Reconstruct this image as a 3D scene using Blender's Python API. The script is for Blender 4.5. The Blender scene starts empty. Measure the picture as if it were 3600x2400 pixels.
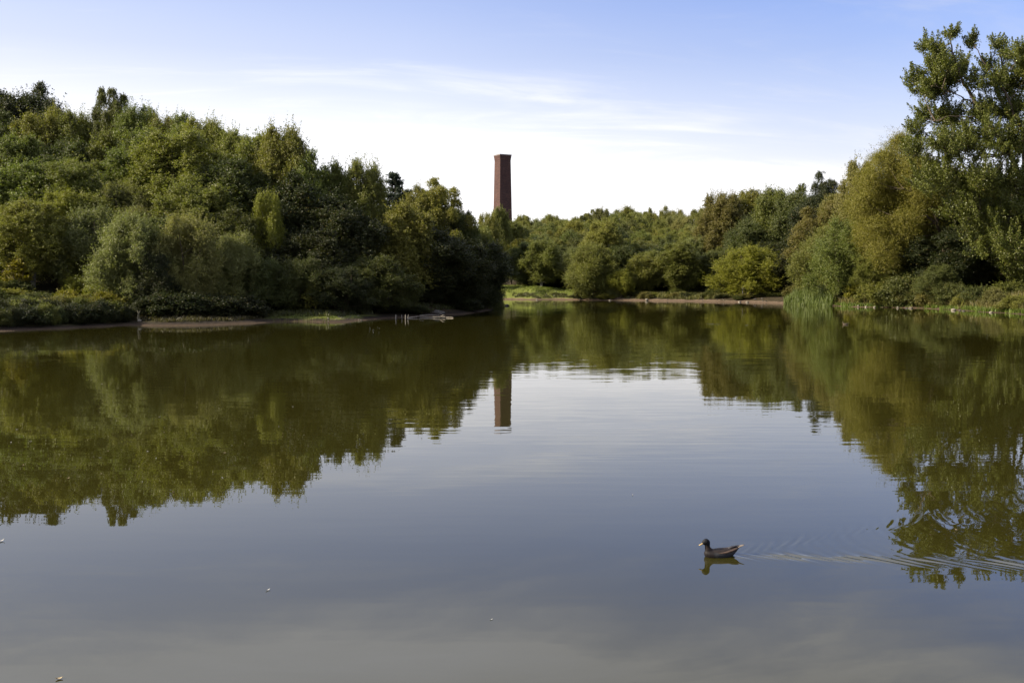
import bpy, bmesh, math, random
import numpy as np
from mathutils import Vector, Matrix

# ------------------------------------------------------------------ camera, sky, sun, exposure
S = bpy.context.scene
COL = S.collection
CAM_H = 3.07
PITCH = math.atan(215.0 / 3500.0)
cam_d = bpy.data.cameras.new("camera")
cam = bpy.data.objects.new("camera", cam_d)
COL.objects.link(cam)
cam.location = (0, 0, CAM_H)
cam.rotation_euler = (math.pi / 2 - PITCH, 0, 0)
cam_d.sensor_width = 36.0
cam_d.lens = 35.0
cam_d.clip_start = 0.1
cam_d.clip_end = 9000
S.camera = cam

S.view_settings.view_transform = 'Standard'
S.view_settings.look = 'None'
S.view_settings.exposure = 1.35
S.view_settings.gamma = 1.0

SUN_EL = math.radians(31)
SUN_AZ = math.radians(-98)          # from +Y, clockwise: the sun stands to the left
sdir = Vector((math.sin(SUN_AZ) * math.cos(SUN_EL), math.cos(SUN_AZ) * math.cos(SUN_EL), math.sin(SUN_EL)))
sl = bpy.data.lights.new("sun", 'SUN')
sl.energy = 5.0
sl.angle = math.radians(0.5)
sl.color = (1.0, 0.89, 0.69)
so = bpy.data.objects.new("sun", sl)
so.rotation_euler = (-sdir).to_track_quat('-Z', 'Y').to_euler()
so.location = (-80, -40, 90)
COL.objects.link(so)


class NT:
    """small helper around a node tree"""
    def __init__(s, tree):
        s.t = tree
        s.n = tree.nodes
        s.l = tree.links

    def new(s, typ, **kw):
        nd = s.n.new(typ)
        for k, v in kw.items():
            if k == 'ins':
                for kk, vv in v.items():
                    s.put(nd.inputs[kk], vv)
            else:
                setattr(nd, k, v)
        return nd

    def put(s, sock, v):
        if isinstance(v, bpy.types.NodeSocket):
            s.l.new(v, sock)
        else:
            sock.default_value = v

    def math(s, op, a, b=0.0, c=0.0, clamp=False):
        nd = s.n.new('ShaderNodeMath')
        nd.operation = op
        nd.use_clamp = clamp
        s.put(nd.inputs[0], a)
        s.put(nd.inputs[1], b)
        s.put(nd.inputs[2], c)
        return nd.outputs[0]

    def vmath(s, op, a, b=(0, 0, 0), scale=1.0):
        nd = s.n.new('ShaderNodeVectorMath')
        nd.operation = op
        s.put(nd.inputs[0], a)
        s.put(nd.inputs[1], b)
        s.put(nd.inputs[3], scale)
        return nd.outputs[0]

    def noise(s, vec, scale=1.0, detail=3.0, rough=0.5, dist=0.0):
        nd = s.n.new('ShaderNodeTexNoise')
        s.put(nd.inputs['Vector'], vec)
        nd.inputs['Scale'].default_value = scale
        nd.inputs['Detail'].default_value = detail
        nd.inputs['Roughness'].default_value = rough
        nd.inputs['Distortion'].default_value = dist
        return nd

    def mapr(s, v, a, b, c=0.0, d=1.0, smooth=False):
        nd = s.n.new('ShaderNodeMapRange')
        if smooth:
            nd.interpolation_type = 'SMOOTHSTEP'
        s.put(nd.inputs[0], v)
        for i, q in enumerate((a, b, c, d)):
            s.put(nd.inputs[i + 1], q)
        return nd.outputs[0]

    def mix(s, f, a, b):
        nd = s.n.new('ShaderNodeMix')
        nd.data_type = 'RGBA'
        s.put(nd.inputs[0], f)
        s.put(nd.inputs[6], a)
        s.put(nd.inputs[7], b)
        return nd.outputs[2]


def rgba(c):
    return (c[0], c[1], c[2], 1.0)


W = bpy.data.worlds.new("World")
S.world = W
W.use_nodes = True
w = NT(W.node_tree)
w.n.clear()
sky = w.new('ShaderNodeTexSky', sky_type='NISHITA')
sky.sun_disc = False
sky.sun_elevation = SUN_EL
sky.sun_rotation = SUN_AZ
sky.altitude = 100
sky.air_density = 1.0
sky.dust_density = 0.6
sky.ozone_density = 1.6
tc = w.new('ShaderNodeTexCoord')
sep = w.new('ShaderNodeSeparateXYZ', ins={0: tc.outputs['Generated']})
dx, dy, dz = sep.outputs
zc = w.math('MAXIMUM', dz, 0.0)
den = w.math('ADD', zc, 0.11)
px_ = w.math('DIVIDE', dx, den)
py_ = w.math('DIVIDE', dy, den)
cv = w.new('ShaderNodeCombineXYZ', ins={0: w.math('ADD', w.math('MULTIPLY', px_, 0.42), w.math('MULTIPLY', py_, 0.16)),
                                        1: w.math('ADD', w.math('MULTIPLY', py_, 1.0), w.math('MULTIPLY', px_, -0.22)), 2: 0.37})
n1 = w.noise(cv.outputs[0], 0.75, 7.0, 0.55, 0.6).outputs['Fac']
n2 = w.noise(cv.outputs[0], 2.6, 8.0, 0.62, 1.2).outputs['Fac']
wisps = w.mapr(w.math('ADD', w.math('MULTIPLY', n1, 0.68), w.math('MULTIPLY', n2, 0.32)), 0.44, 0.66, 0.0, 1.0, True)
# thin veil that is thick towards the horizon and towards the sun's side (left)
veil = w.mapr(zc, 0.10, 0.34, 1.0, 0.20)
side = w.mapr(dx, -0.50, 0.45, 0.30, -0.16)
cloudf = w.math('ADD', w.math('ADD', w.math('MULTIPLY', veil, 1.05), w.math('MULTIPLY', w.math('SUBTRACT', wisps, 0.35), w.mapr(zc, 0.05, 0.36, 0.12, 0.70))), side)
high = w.math('MULTIPLY', w.mapr(zc, 0.255, 0.38, 0.0, 1.0, True), w.mapr(n1, 0.36, 0.60, 0.50, 1.0, True))     # thin cloud sheet added above the view to brighten the water's reflection
cloudf = w.math('MULTIPLY', w.math('ADD', cloudf, high), 1.0, clamp=True)
# a straight thin vapour trail low above the chimney
trail_line = w.math('ADD', w.math('MULTIPLY', dx, -0.075), 0.1400)
td = w.math('ABSOLUTE', w.math('SUBTRACT', dz, trail_line))
trail = w.math('MULTIPLY', w.mapr(td, 0.0, 0.0016, 1.0, 0.0, True), w.mapr(w.math('ABSOLUTE', w.math('ADD', dx, 0.04)), 0.0, 0.14, 0.22, 0.0))
skyc = w.new('ShaderNodeVectorMath', operation='MULTIPLY', ins={0: sky.outputs[0], 1: (0.78, 0.90, 1.36)}).outputs[0]
cloudcol = w.new('ShaderNodeRGB')
cloudcol.outputs[0].default_value = (5.8, 6.0, 6.7, 1)
lowcol = w.new('ShaderNodeRGB')
lowcol.outputs[0].default_value = (9.8, 9.65, 9.7, 1)
cc = w.mix(w.mapr(zc, 0.03, 0.215, 0.0, 1.0), lowcol.outputs[0], cloudcol.outputs[0])
cc = w.mix(high, cc, (7.6, 7.9, 9.2, 1))
cc = w.vmath('SCALE', cc, scale=w.math('MULTIPLY', w.mapr(wisps, 0.0, 1.0, 0.93, 1.06), w.mapr(dx, -0.10, 0.30, 1.0, 0.80)))
mixc = w.mix(cloudf, skyc, cc)
mixc = w.mix(trail, mixc, lowcol.outputs[0])
bg = w.new('ShaderNodeBackground', ins={'Color': mixc, 'Strength': 0.063})
wo = w.new('ShaderNodeOutputWorld')
w.l.new(bg.outputs[0], wo.inputs[0])

# ------------------------------------------------------------------ photo geometry helpers
F = 3500.0


def ray(px, py):
    x, y = (px - 1800) / F, (1200 - py) / F
    # camera looks along +Y pitched down
    cy, sy = math.cos(PITCH), math.sin(PITCH)
    return Vector((x, cy + y * sy, -sy + y * cy))


def ground(px, py, z=0.0):
    d = ray(px, py)
    t = (z - CAM_H) / d.z
    return Vector((d.x * t, d.y * t, z))


def atd(px, py, D):
    d = ray(px, py)
    t = D / d.y
    return Vector((d.x * t, D, CAM_H + d.z * t))


def proj(X, Y, Z):
    cy, sy = math.cos(PITCH), math.sin(PITCH)
    zz = Z - CAM_H
    depth = Y * cy - zz * sy
    up = Y * sy + zz * cy
    return 1800 + F * X / depth, 1200 - F * up / depth


# ------------------------------------------------------------------ object helpers
def mesh_np(name, V, Q=None, T=None, smooth=False, mat=None):
    me = bpy.data.meshes.new(name)
    V = np.asarray(V, dtype=np.float32)
    loops, starts, n = [], [], 0
    if Q is not None and len(Q):
        Q = np.asarray(Q, dtype=np.int32)
        loops.append(Q.ravel())
        starts.append(np.arange(len(Q), dtype=np.int32) * 4)
        n = len(Q) * 4
    if T is not None and len(T):
        T = np.asarray(T, dtype=np.int32)
        loops.append(T.ravel())
        starts.append(np.arange(len(T), dtype=np.int32) * 3 + n)
    loops = np.concatenate(loops)
    starts = np.concatenate(starts)
    me.vertices.add(len(V))
    me.vertices.foreach_set('co', V.ravel())
    me.loops.add(len(loops))
    me.loops.foreach_set('vertex_index', loops)
    me.polygons.add(len(starts))
    me.polygons.foreach_set('loop_start', starts)
    me.polygons.foreach_set('use_smooth', np.full(len(starts), bool(smooth)))
    me.update(calc_edges=True)
    me.validate()
    if mat:
        me.materials.append(mat)
    return me


def link(name, me, parent=None, loc=None):
    o = bpy.data.objects.new(name, me)
    COL.objects.link(o)
    if parent:
        o.parent = parent
    if loc is not None:
        o.location = loc
    return o


def tag(o, label=None, cat=None, group=None, kind=None):
    if label:
        o['label'] = label
    if cat:
        o['category'] = cat
    if group:
        o['group'] = group
    if kind:
        o['kind'] = kind
    return o


def empty(name, loc, rz=0.0):
    o = bpy.data.objects.new(name, None)
    o.empty_display_size = 0.5
    COL.objects.link(o)
    o.location = loc
    o.rotation_euler = (0, 0, rz)
    return o


def mat(name, base=(0.5, 0.5, 0.5), rough=0.8, spec=0.3):
    m = bpy.data.materials.new(name)
    m.use_nodes = True
    t = NT(m.node_tree)
    b = t.n['Principled BSDF']
    b.inputs['Base Color'].default_value = rgba(base)
    b.inputs['Roughness'].default_value = rough
    b.inputs['Specular IOR Level'].default_value = spec
    return m, t, b


def noisy(name, c1, c2, scale, rough=0.85, spec=0.25, bump=0.0, detail=5, stretch=(1, 1, 1)):
    m, t, b = mat(name, c1, rough, spec)
    g = t.new('ShaderNodeTexCoord')
    v = t.vmath('MULTIPLY', g.outputs['Object'], stretch)
    n = t.noise(v, scale, detail, 0.6)
    f = t.mapr(n.outputs['Fac'], 0.35, 0.65)
    t.put(b.inputs['Base Color'], t.mix(f, rgba(c1), rgba(c2)))
    if bump:
        bn = t.new('ShaderNodeBump', ins={'Height': n.outputs['Fac'], 'Distance': bump, 'Strength': 1.0})
        t.put(b.inputs['Normal'], bn.outputs[0])
    return m


# ------------------------------------------------------------------ lake outline
pts = [(-47, 56), (-62, 40), (-58, 12), (-25, 4), (0, 3.2), (25, 3.5), (55, 8), (76, 32), (72, 62), (56, 80)]
for p in [(3600, 1106), (3520, 1100), (3450, 1097), (3380, 1091), (3300, 1087), (3220, 1083), (3150, 1081.5), (3080, 1080),
          (3000, 1079), (2920, 1075), (2860, 1073), (2780, 1069), (2700, 1065), (2600, 1062), (2500, 1060.5), (2420, 1059),
          (2300, 1057.5), (2200, 1056), (2100, 1055.5), (2030, 1054), (1950, 1053), (1870, 1054), (1800, 1052.5), (1740, 1052)]:
    q = ground(*p)
    pts.append((q.x, q.y))
pts += [(-9, 158), (-16, 150), (-17, 137), (-10, 124), (-5, 113)]
for p in [(1738, 1087), (1700, 1096), (1640, 1104), (1560, 1110), (1480, 1113), (1400, 1117), (1330, 1122), (1276, 1127), (1225, 1132),
          (1174, 1136), (1142, 1133), (1060, 1131), (976, 1131), (905, 1137), (800, 1141), (696, 1145), (600, 1146), (520, 1146),
          (440, 1143), (380, 1148), (300, 1151), (220, 1156), (150, 1158), (70, 1163), (0, 1165)]:
    q = ground(*p)
    pts.append((q.x, q.y))
LAKE = np.array(pts)


def sdist(X, Y):
    """distance to the shoreline, positive on land"""
    P = np.stack([X.ravel(), Y.ravel()], 1)
    A = LAKE
    B = np.roll(LAKE, -1, 0)
    d2 = np.full(len(P), 1e18)
    inside = np.zeros(len(P), bool)
    for a, b in zip(A, B):
        ab = b - a
        ap = P - a
        t = np.clip((ap @ ab) / (ab @ ab), 0, 1)
        d = ap - t[:, None] * ab
        d2 = np.minimum(d2, (d * d).sum(1))
        c = ((a[1] > P[:, 1]) != (b[1] > P[:, 1]))
        if abs(b[1] - a[1]) > 1e-9:
            xi = (b[0] - a[0]) * (P[:, 1] - a[1]) / (b[1] - a[1]) + a[0]
            inside ^= c & (P[:, 0] < xi)
    d = np.sqrt(d2)
    return np.where(inside, -d, d).reshape(X.shape)


# control heights of the land well away from the water: (x, y, height, bank height)
CTRL = np.array([
    (-34, 68, 1.6, 0.9), (-29, 74, 2.4, 0.9), (-36, 78, 3.4, 1.0), (-45, 75, 5.5, 1.3), (-30, 90, 9.5, 1.5), (-30, 104, 13.5, 2), (-60, 110, 17.5, 2), (-21, 80, 2.6, 0.9),
    (-21, 95, 7.0, 1), (-14, 76, 0.75, 0.55), (-12, 90, 3.6, 0.8), (-10, 105, 5.0, 1), (-5, 100, 1.8, 0.8), (-6, 112, 3.6, 1), (-15, 130, 7, 1), (-45, 140, 14, 2), (-90, 100, 19, 2),
    (-80, 60, 12, 2), (-60, 160, 14, 2), (-14, 165, 4, 1.5), (-3, 160, 2.6, 1.9), (4, 160, 2.9, 2.1), (10, 160, 2.0, 1.5), (15, 165, 1.5, 0.7), (0, 172, 2.6, 2),
    (30, 160, 1.6, 0.45), (40, 155, 1.5, 0.4), (10, 230, 8.5, 1), (50, 240, 9, 1), (30, 268, 11, 1), (90, 230, 11, 1), (-10, 226, 6, 1), (0, 200, 5.5, 1), (30, 195, 4.5, 1),
    (45, 160, 3.5, 0.5), (48, 175, 6, 1), (60, 130, 4.5, 1.0), (50, 122, 3, 0.9), (46, 110, 2.4, 1.0), (52, 98, 2.0, 1.1), (70, 100, 4, 1.1), (100, 120, 8, 1), (60, 200, 8, 1),
    (0, -20, 1.6, 1.4), (-60, -10, 3, 1.5), (80, 0, 3, 1.5), (120, 60, 6, 1.5), (0, 400, 12, 2), (-200, 100, 16, 2), (250, 120, 12, 2)], float)


CTRL2 = CTRL.copy()
CTRL2[:, 2] = np.maximum(CTRL[:, 3] + 0.02, np.where(CTRL[:, 2] > 3.6, CTRL[:, 2] * np.where(CTRL[:, 0] < -8, 0.62, 0.78), CTRL[:, 2]))
CTRL2 = np.concatenate([CTRL2, [(-23.5, 73, 1.0, 0.42), (-20.5, 76, 0.9, 0.38), (-26.5, 71.5, 1.3, 0.6), (-22, 77, 1.2, 0.45), (-18, 78, 0.8, 0.4)]])


def sstep(a, b, x):
    t = np.clip((x - a) / (b - a), 0, 1)
    return t * t * (3 - 2 * t)


def wob(X, Y, k, s):
    return (np.sin(X * k + s) * np.cos(Y * k * 1.13 + 1.7 * s) + 0.6 * np.sin(X * k * 2.3 + Y * k * 1.9 + 2 * s) + 0.4 * np.sin(Y * k * 3.7 - X * k * 3.1 + s)) / 2.0


def height(X, Y):
    X = np.asarray(X, float)
    Y = np.asarray(Y, float)
    sh = X.shape
    x, y = X.ravel(), Y.ravel()
    d = sdist(x, y) + 0.35 * wob(x, y, 0.9, 0.4)
    wsum = np.zeros(len(x))
    H = np.zeros(len(x))
    B = np.zeros(len(x))
    for cx, cy, h, b in CTRL2:
        ww = 1.0 / ((x - cx) ** 2 + (y - cy) ** 2 + 6.0) ** 1.6
        wsum += ww
        H += ww * h
        B += ww * b
    H /= wsum
    B /= wsum
    z = 0.22 * np.clip(d, 0, 1.3) / 1.3 + (B - 0.22) * sstep(0.9, 4.6, d) + np.maximum(H - B, 0) * sstep(4, 24, d)
    z = z + 0.10 * wob(x, y, 1.3, 1.0) * sstep(1.0, 4, d) + 0.5 * wob(x, y, 0.17, 2.0) * sstep(10, 30, d)
    z = z + 0.03 * wob(x, y, 4.1, 1.2) * sstep(0.1, 1, d)
    z = np.where(d < 0, np.maximum(-1.6, 0.28 * d), z)
    return z.reshape(sh)


def hz(x, y):
    return float(height(np.array([x]), np.array([y]))[0])


def axis(segments):
    out = []
    for a, b, st in segments:
        n = max(1, int(round((b - a) / st)))
        out += list(np.linspace(a, b, n, endpoint=False))
    out.append(segments[-1][1])
    return np.array(out)


def grid(xs, ys):
    X, Y = np.meshgrid(xs, ys)
    nx, ny = len(xs), len(ys)
    i = np.arange(nx - 1)[None, :] + nx * np.arange(ny - 1)[:, None]
    i = i.ravel()
    Q = np.stack([i, i + 1, i + nx + 1, i + nx], 1)
    return X, Y, Q


# ground material: sand and stones by the water, grass, leaf litter further in
gm, t, b = mat("ground", (0.05, 0.05, 0.03), 0.95, 0.1)
geo = t.new('ShaderNodeNewGeometry')
pos = geo.outputs['Position']
sp = t.new('ShaderNodeSeparateXYZ', ins={0: pos})
nA = t.noise(pos, 0.55, 6, 0.6).outputs['Fac']
nB = t.noise(pos, 3.5, 6, 0.65).outputs['Fac']
nC = t.noise(pos, 0.13, 3, 0.5).outputs['Fac']
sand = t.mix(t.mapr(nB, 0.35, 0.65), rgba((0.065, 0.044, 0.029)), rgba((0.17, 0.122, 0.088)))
sand = t.mix(t.mapr(sp.outputs[1], 112.0, 98.0, 0.0, 1.0), sand, t.mix(t.mapr(nB, 0.38, 0.68), rgba((0.006, 0.005, 0.004)), rgba((0.027, 0.019, 0.014))))  # nearer shore darkened: the left bank's shade is put into the sand colour
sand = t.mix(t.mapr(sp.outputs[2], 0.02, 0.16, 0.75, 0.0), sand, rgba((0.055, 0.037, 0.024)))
grass = t.mix(t.mapr(nA, 0.35, 0.65), rgba((0.070, 0.086, 0.018)), rgba((0.120, 0.130, 0.032)))
soil = t.mix(t.mapr(nB, 0.4, 0.62), rgba((0.018, 0.014, 0.008)), rgba((0.045, 0.034, 0.018)))
att = t.new('ShaderNodeAttribute', attribute_name='grassy')
gc = t.mix(t.math('MULTIPLY', att.outputs['Fac'], 1.0, clamp=True), soil, grass)
zf = t.math('ADD', sp.outputs[2], t.math('MULTIPLY', t.math('SUBTRACT', nA, 0.5), 0.5))
at2 = t.new('ShaderNodeAttribute', attribute_name='bare')
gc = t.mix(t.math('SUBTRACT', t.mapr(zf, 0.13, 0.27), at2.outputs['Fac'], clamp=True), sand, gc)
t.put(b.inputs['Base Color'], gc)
bn = t.new('ShaderNodeBump', ins={'Height': nB, 'Distance': 0.08, 'Strength': 0.9})
t.put(b.inputs['Normal'], bn.outputs[0])

xs = axis([(-4000, -600, 400), (-600, -200, 40), (-200, -60, 5), (-60, 70, 0.65), (70, 200, 5), (200, 600, 40), (600, 4000, 400)])
ys = axis([(-4000, -400, 400), (-400, -40, 40), (-40, 54, 3), (54, 180, 0.65), (180, 300, 3), (300, 600, 40), (600, 5000, 400)])
X, Y, Q = grid(xs, ys)
Z = height(X, Y)
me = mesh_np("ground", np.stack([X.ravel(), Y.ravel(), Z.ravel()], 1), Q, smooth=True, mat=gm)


def blob(cx, cy, rx, ry):
    return np.clip(1.6 - 1.2 * np.sqrt(((X - cx) / rx) ** 2 + ((Y - cy) / ry) ** 2), 0, 1)


gr = blob(4, 161, 14, 9) + blob(-13.5, 77, 5.5, 4) * 0.9 + blob(52, 100, 9, 12) * 0.6 + 0.15 * blob(-32, 70, 10, 12) + 0.6 * blob(45, 120, 8, 9) + 0.35 * blob(28, 158, 16, 6)
a = me.attributes.new('grassy', 'FLOAT', 'POINT')
a.data.foreach_set('value', np.clip(gr, 0, 1).ravel().astype(np.float32))
a = me.attributes.new('bare', 'FLOAT', 'POINT')
bare = blob((2185 - 1800) / F * 155, 155, 2.6, 2.4) + blob((1762 - 1800) / F * 156, 156, 2.6, 3.0)
a.data.foreach_set('value', np.clip(bare * 1.5, 0, 1).ravel().astype(np.float32))
tag(link("ground", me), kind='structure')

# ------------------------------------------------------------------ the lake surface, with the duck's wake as real waves
DUCK = ground(2532, 1953)
HEAD = math.radians(180 + 12)       # heading: left and a little towards the camera
FARDUCK = ground(2972, 1140.5)


def kelvin(X, Y, src, head, U, amp, rmax):
    ca, sa = math.cos(head), math.sin(head)
    x = (X - src[0]) * ca + (Y - src[1]) * sa       # along the heading, negative behind
    y = -(X - src[0]) * sa + (Y - src[1]) * ca
    out = np.zeros(X.shape)
    m = (x < 0.3) & (x > -rmax) & (np.abs(y) < 0.25 - 0.52 * x)
    xm, ym = x[m], y[m]
    k0 = 9.81 / U ** 2
    th = np.linspace(-1.12, 1.12, 520)
    wgt = np.exp(-((np.abs(th) - 0.66) / 0.30) ** 2) * 1.6 + 0.10 * np.exp(-(th / 0.5) ** 2)
    acc = np.zeros(len(xm))
    for a_, w_ in zip(th, wgt):
        acc += w_ * np.cos(k0 / math.cos(a_) ** 2 * (xm * math.cos(a_) + ym * math.sin(a_)))
    acc *= (th[1] - th[0])
    fade = sstep(0.05, -0.35, xm) if False else 1 - np.clip((xm + 0.35) / 0.4, 0, 1)
    acc *= fade * (1 - np.clip((-xm - rmax * 0.55) / (rmax * 0.45), 0, 1))
    out[m] = acc * amp
    return out


xs = axis([(-900, -150, 75), (-150, 1.8, 4), (1.8, 9.2, 0.024), (9.2, 20, 1.2), (20, 150, 5), (150, 1200, 75)])
ys = axis([(-300, 0, 20), (0, 9.6, 1.2), (9.6, 17.0, 0.024), (17, 30, 1.2), (30, 200, 5), (200, 800, 60)])
X, Y, Q = grid(xs, ys)
stern = (DUCK.x - 0.12 * math.cos(HEAD), DUCK.y - 0.20 * math.sin(HEAD))
Z = kelvin(X, Y, stern, HEAD, 0.55, 0.0036, 9.5) + kelvin(X, Y, (stern[0] + 0.25 * math.cos(HEAD), stern[1] + 0.25 * math.sin(HEAD)), HEAD, 0.47, 0.0024, 9.5) + kelvin(X, Y, stern, HEAD + 0.03, 0.64, 0.0018, 9.5)
near = sstep(0.6, 3.2, np.hypot(X - stern[0], Y - stern[1]))
Z *= 1.35 * (1.0 * (1 - near) + near * np.clip(0.9 + 0.9 * wob(X, Y, 2.7, 0.7) + 0.3 * wob(X, Y, 7.0, 2.7), 0.15, 1.7))
farside = (X - stern[0]) * -math.sin(HEAD) + (Y - stern[1]) * math.cos(HEAD)
Z *= np.where(farside < 0, 0.60, 1.0) * np.exp(-np.hypot(X - stern[0], Y - stern[1]) / 9.0)
# keep only the lake: cells well inside the land are dropped
wm, t, b = mat("lake_water", (0.0195, 0.0178, 0.0034), 0.0, 0.5)
b.inputs['IOR'].default_value = 1.48
geo = t.new('ShaderNodeNewGeometry')
P = geo.outputs['Position']
sp = t.new('ShaderNodeSeparateXYZ', ins={0: P})


def slopes(vec_scale, amp, detail=2.0, seed=0.0, dist=0.0):
    v = t.vmath('ADD', t.vmath('MULTIPLY', P, vec_scale), (seed, seed * 1.7, seed * 0.3))
    c = t.noise(v, 1.0, detail, 0.5, dist).outputs['Color']
    c = t.vmath('SUBTRACT', c, (0.5, 0.5, 0.5))
    return t.vmath('MULTIPLY', c, (amp * 0.5, amp, 0.0))


farm = t.mapr(sp.outputs[1], 12.0, 34.0, 0.30, 1.0, True)
patch = t.mapr(t.noise(t.vmath('MULTIPLY', P, (0.035, 0.075, 0.0)), 1.0, 3, 0.55).outputs['Fac'], 0.38, 0.64, 0.45, 1.15, True)
k = t.math('MULTIPLY', farm, patch)
s1 = t.vmath('SCALE', slopes((0.45, 5.2, 0), 0.034, 1.0, 3.1, 0.2), scale=k)
s2 = t.vmath('SCALE', slopes((1.6, 7.5, 0), 0.022, 2.0, 7.7), scale=k)
s0 = slopes((0.10, 0.33, 0), 0.0035, 1.0, 1.3)
tot = t.vmath('ADD', t.vmath('ADD', s1, s2), s0)


def ripple_line(x0, y0, x1, y1, half, amp, seed):
    """a thin line of small ripples on the open water, e.g. an old wake"""
    L = math.hypot(x1 - x0, y1 - y0)
    ux, uy = (x1 - x0) / L, (y1 - y0) / L
    rel = t.vmath('SUBTRACT', P, (x0, y0, 0))
    s_ = t.new('ShaderNodeSeparateXYZ', ins={0: rel})
    along = t.math('ADD', t.math('MULTIPLY', s_.outputs[0], ux), t.math('MULTIPLY', s_.outputs[1], uy))
    across = t.math('ADD', t.math('MULTIPLY', s_.outputs[0], -uy), t.math('MULTIPLY', s_.outputs[1], ux))
    m1 = t.mapr(t.math('ABSOLUTE', across), half * 0.4, half, 1.0, 0.0, True)
    m2 = t.math('MULTIPLY', t.mapr(along, 0, 0.6, 0, 1), t.mapr(along, L - 0.8, L, 1, 0))
    m3 = t.mapr(t.noise(P, 0.9, 2).outputs['Fac'], 0.42, 0.60, 0.15, 1.0)
    mm = t.math('MULTIPLY', t.math('MULTIPLY', m1, m2), m3)
    return t.vmath('SCALE', slopes((1.5, 5.0, 0), amp, 2.0, seed), scale=mm)


a0, a1 = ground(2425, 1136.5), ground(2815, 1148.5)
tot = t.vmath('ADD', tot, ripple_line(a0.x, a0.y, a1.x, a1.y, 0.55, 0.45, 11.0))
a0, a1 = ground(2752, 1201), ground(2800, 1202)
tot = t.vmath('ADD', tot, ripple_line(a0.x, a0.y, a1.x, a1.y, 0.3, 0.40, 15.0))
a0, a1 = ground(2985, 1141), ground(3045, 1142.5)
tot = t.vmath('ADD', tot, ripple_line(a0.x, a0.y, a1.x, a1.y, 0.6, 0.40, 19.0))
nrm = t.vmath('NORMALIZE', t.vmath('ADD', geo.outputs['Normal'], tot))
t.put(b.inputs['Normal'], nrm)
me = mesh_np("lake", np.stack([X.ravel(), Y.ravel(), Z.ravel()], 1), Q, smooth=True, mat=wm)
tag(link("water", me), kind='structure')


# ------------------------------------------------------------------ foliage
def leaf_material(name, rough=0.5, trans=0.33, warm=0.04):
    m, t, b = mat(name, (0.08, 0.1, 0.03), rough, 0.30)
    oi = t.new('ShaderNodeObjectInfo')
    at = t.new('ShaderNodeAttribute', attribute_name='leafvar')
    v = at.outputs['Fac']
    br = t.mapr(v, 0.0, 1.0, 0.74, 1.36)
    c = t.vmath('SCALE', oi.outputs['Color'], scale=br)
    autumn = t.mapr(v, 1.0 - warm, 1.0 - warm * 0.5, 0.0, 0.40)
    c = t.mix(autumn, c, rgba((0.20, 0.12, 0.025)))
    t.put(b.inputs['Base Color'], c)
    tr = t.new('ShaderNodeBsdfTranslucent')
    t.put(tr.inputs[0], t.vmath('MULTIPLY', c, (1.20, 1.38, 0.60)))
    mx = t.new('ShaderNodeMixShader')
    mx.inputs[0].default_value = trans
    t.l.new(b.outputs[0], mx.inputs[1])
    t.l.new(tr.outputs[0], mx.inputs[2])
    t.l.new(mx.outputs[0], t.n['Material Output'].inputs[0])
    return m


LEAF = leaf_material("leaves")
GLOSS = leaf_material("glossy_leaves", 0.40, 0.36, 0.03)
NEEDLE = leaf_material("needles", 0.6, 0.10, 0.0)
BARK = noisy("bark", (0.045, 0.034, 0.024), (0.095, 0.075, 0.055), 6.0, 0.95, 0.1, 0.02, stretch=(1, 1, 0.25))
BIRCH_BARK = noisy("birch_bark", (0.28, 0.27, 0.23), (0.07, 0.06, 0.05), 3.0, 0.85, 0.2, 0.01, stretch=(0.6, 0.6, 2.0))


def tube(path, rad, n=6):
    """tapered tube along a path of points -> (V, Q)"""
    path = np.asarray(path, float)
    m = len(path)
    tan = np.gradient(path, axis=0)
    tan /= np.linalg.norm(tan, axis=1)[:, None] + 1e-9
    ref = np.array([0.3, 0.9, 0.1])
    a = np.cross(tan, ref)
    a /= np.linalg.norm(a, axis=1)[:, None] + 1e-9
    bb = np.cross(tan, a)
    ang = np.linspace(0, 2 * math.pi, n, endpoint=False)
    rad = np.broadcast_to(np.asarray(rad, float), (m,))
    V = path[:, None, :] + rad[:, None, None] * (np.cos(ang)[None, :, None] * a[:, None, :] + np.sin(ang)[None, :, None] * bb[:, None, :])
    V = V.reshape(-1, 3)
    i = np.arange(m - 1)[:, None] * n
    j = np.arange(n)[None, :]
    Q = np.stack([i + j, i + (j + 1) % n, i + n + (j + 1) % n, i + n + j], -1).reshape(-1, 4)
    return V, Q


def join(parts):
    Vs, Qs, n = [], [], 0
    for V, Q in parts:
        Vs.append(V)
        Qs.append(Q + n)
        n += len(V)
    return np.concatenate(Vs), np.concatenate(Qs)


def leaves_mesh(name, C, OUT, L, Wd, rng, material, outw=0.55, upw=0.25, lying=0.0, axis_down=0.0):
    """one diamond-shaped leaf per point"""
    n = len(C)
    nr = rng.normal(size=(n, 3))
    nr /= np.linalg.norm(nr, axis=1)[:, None]
    N = OUT * outw + nr + np.array([0, 0, upw])
    N /= np.linalg.norm(N, axis=1)[:, None] + 1e-9
    A = rng.normal(size=(n, 3)) + np.array([0, 0, -axis_down * 2.0])
    A -= (A * N).sum(1)[:, None] * N
    A /= np.linalg.norm(A, axis=1)[:, None] + 1e-9
    B = np.cross(N, A)
    s = rng.uniform(0.65, 1.35, n)[:, None]
    l, wd = L * s * 0.5, Wd * s * 0.5
    V = np.stack([C - A * l, C + B * wd - A * l * 0.15 + N * wd * 0.25, C + A * l, C - B * wd - A * l * 0.15 + N * wd * 0.25], 1).reshape(-1, 3)
    Q = np.arange(n * 4).reshape(-1, 4)
    me = mesh_np(name, V, Q, mat=material)
    a = me.attributes.new('leafvar', 'FLOAT', 'POINT')
    a.data.foreach_set('value', np.repeat(rng.uniform(0, 1, n), 4).astype(np.float32))
    return me


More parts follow.
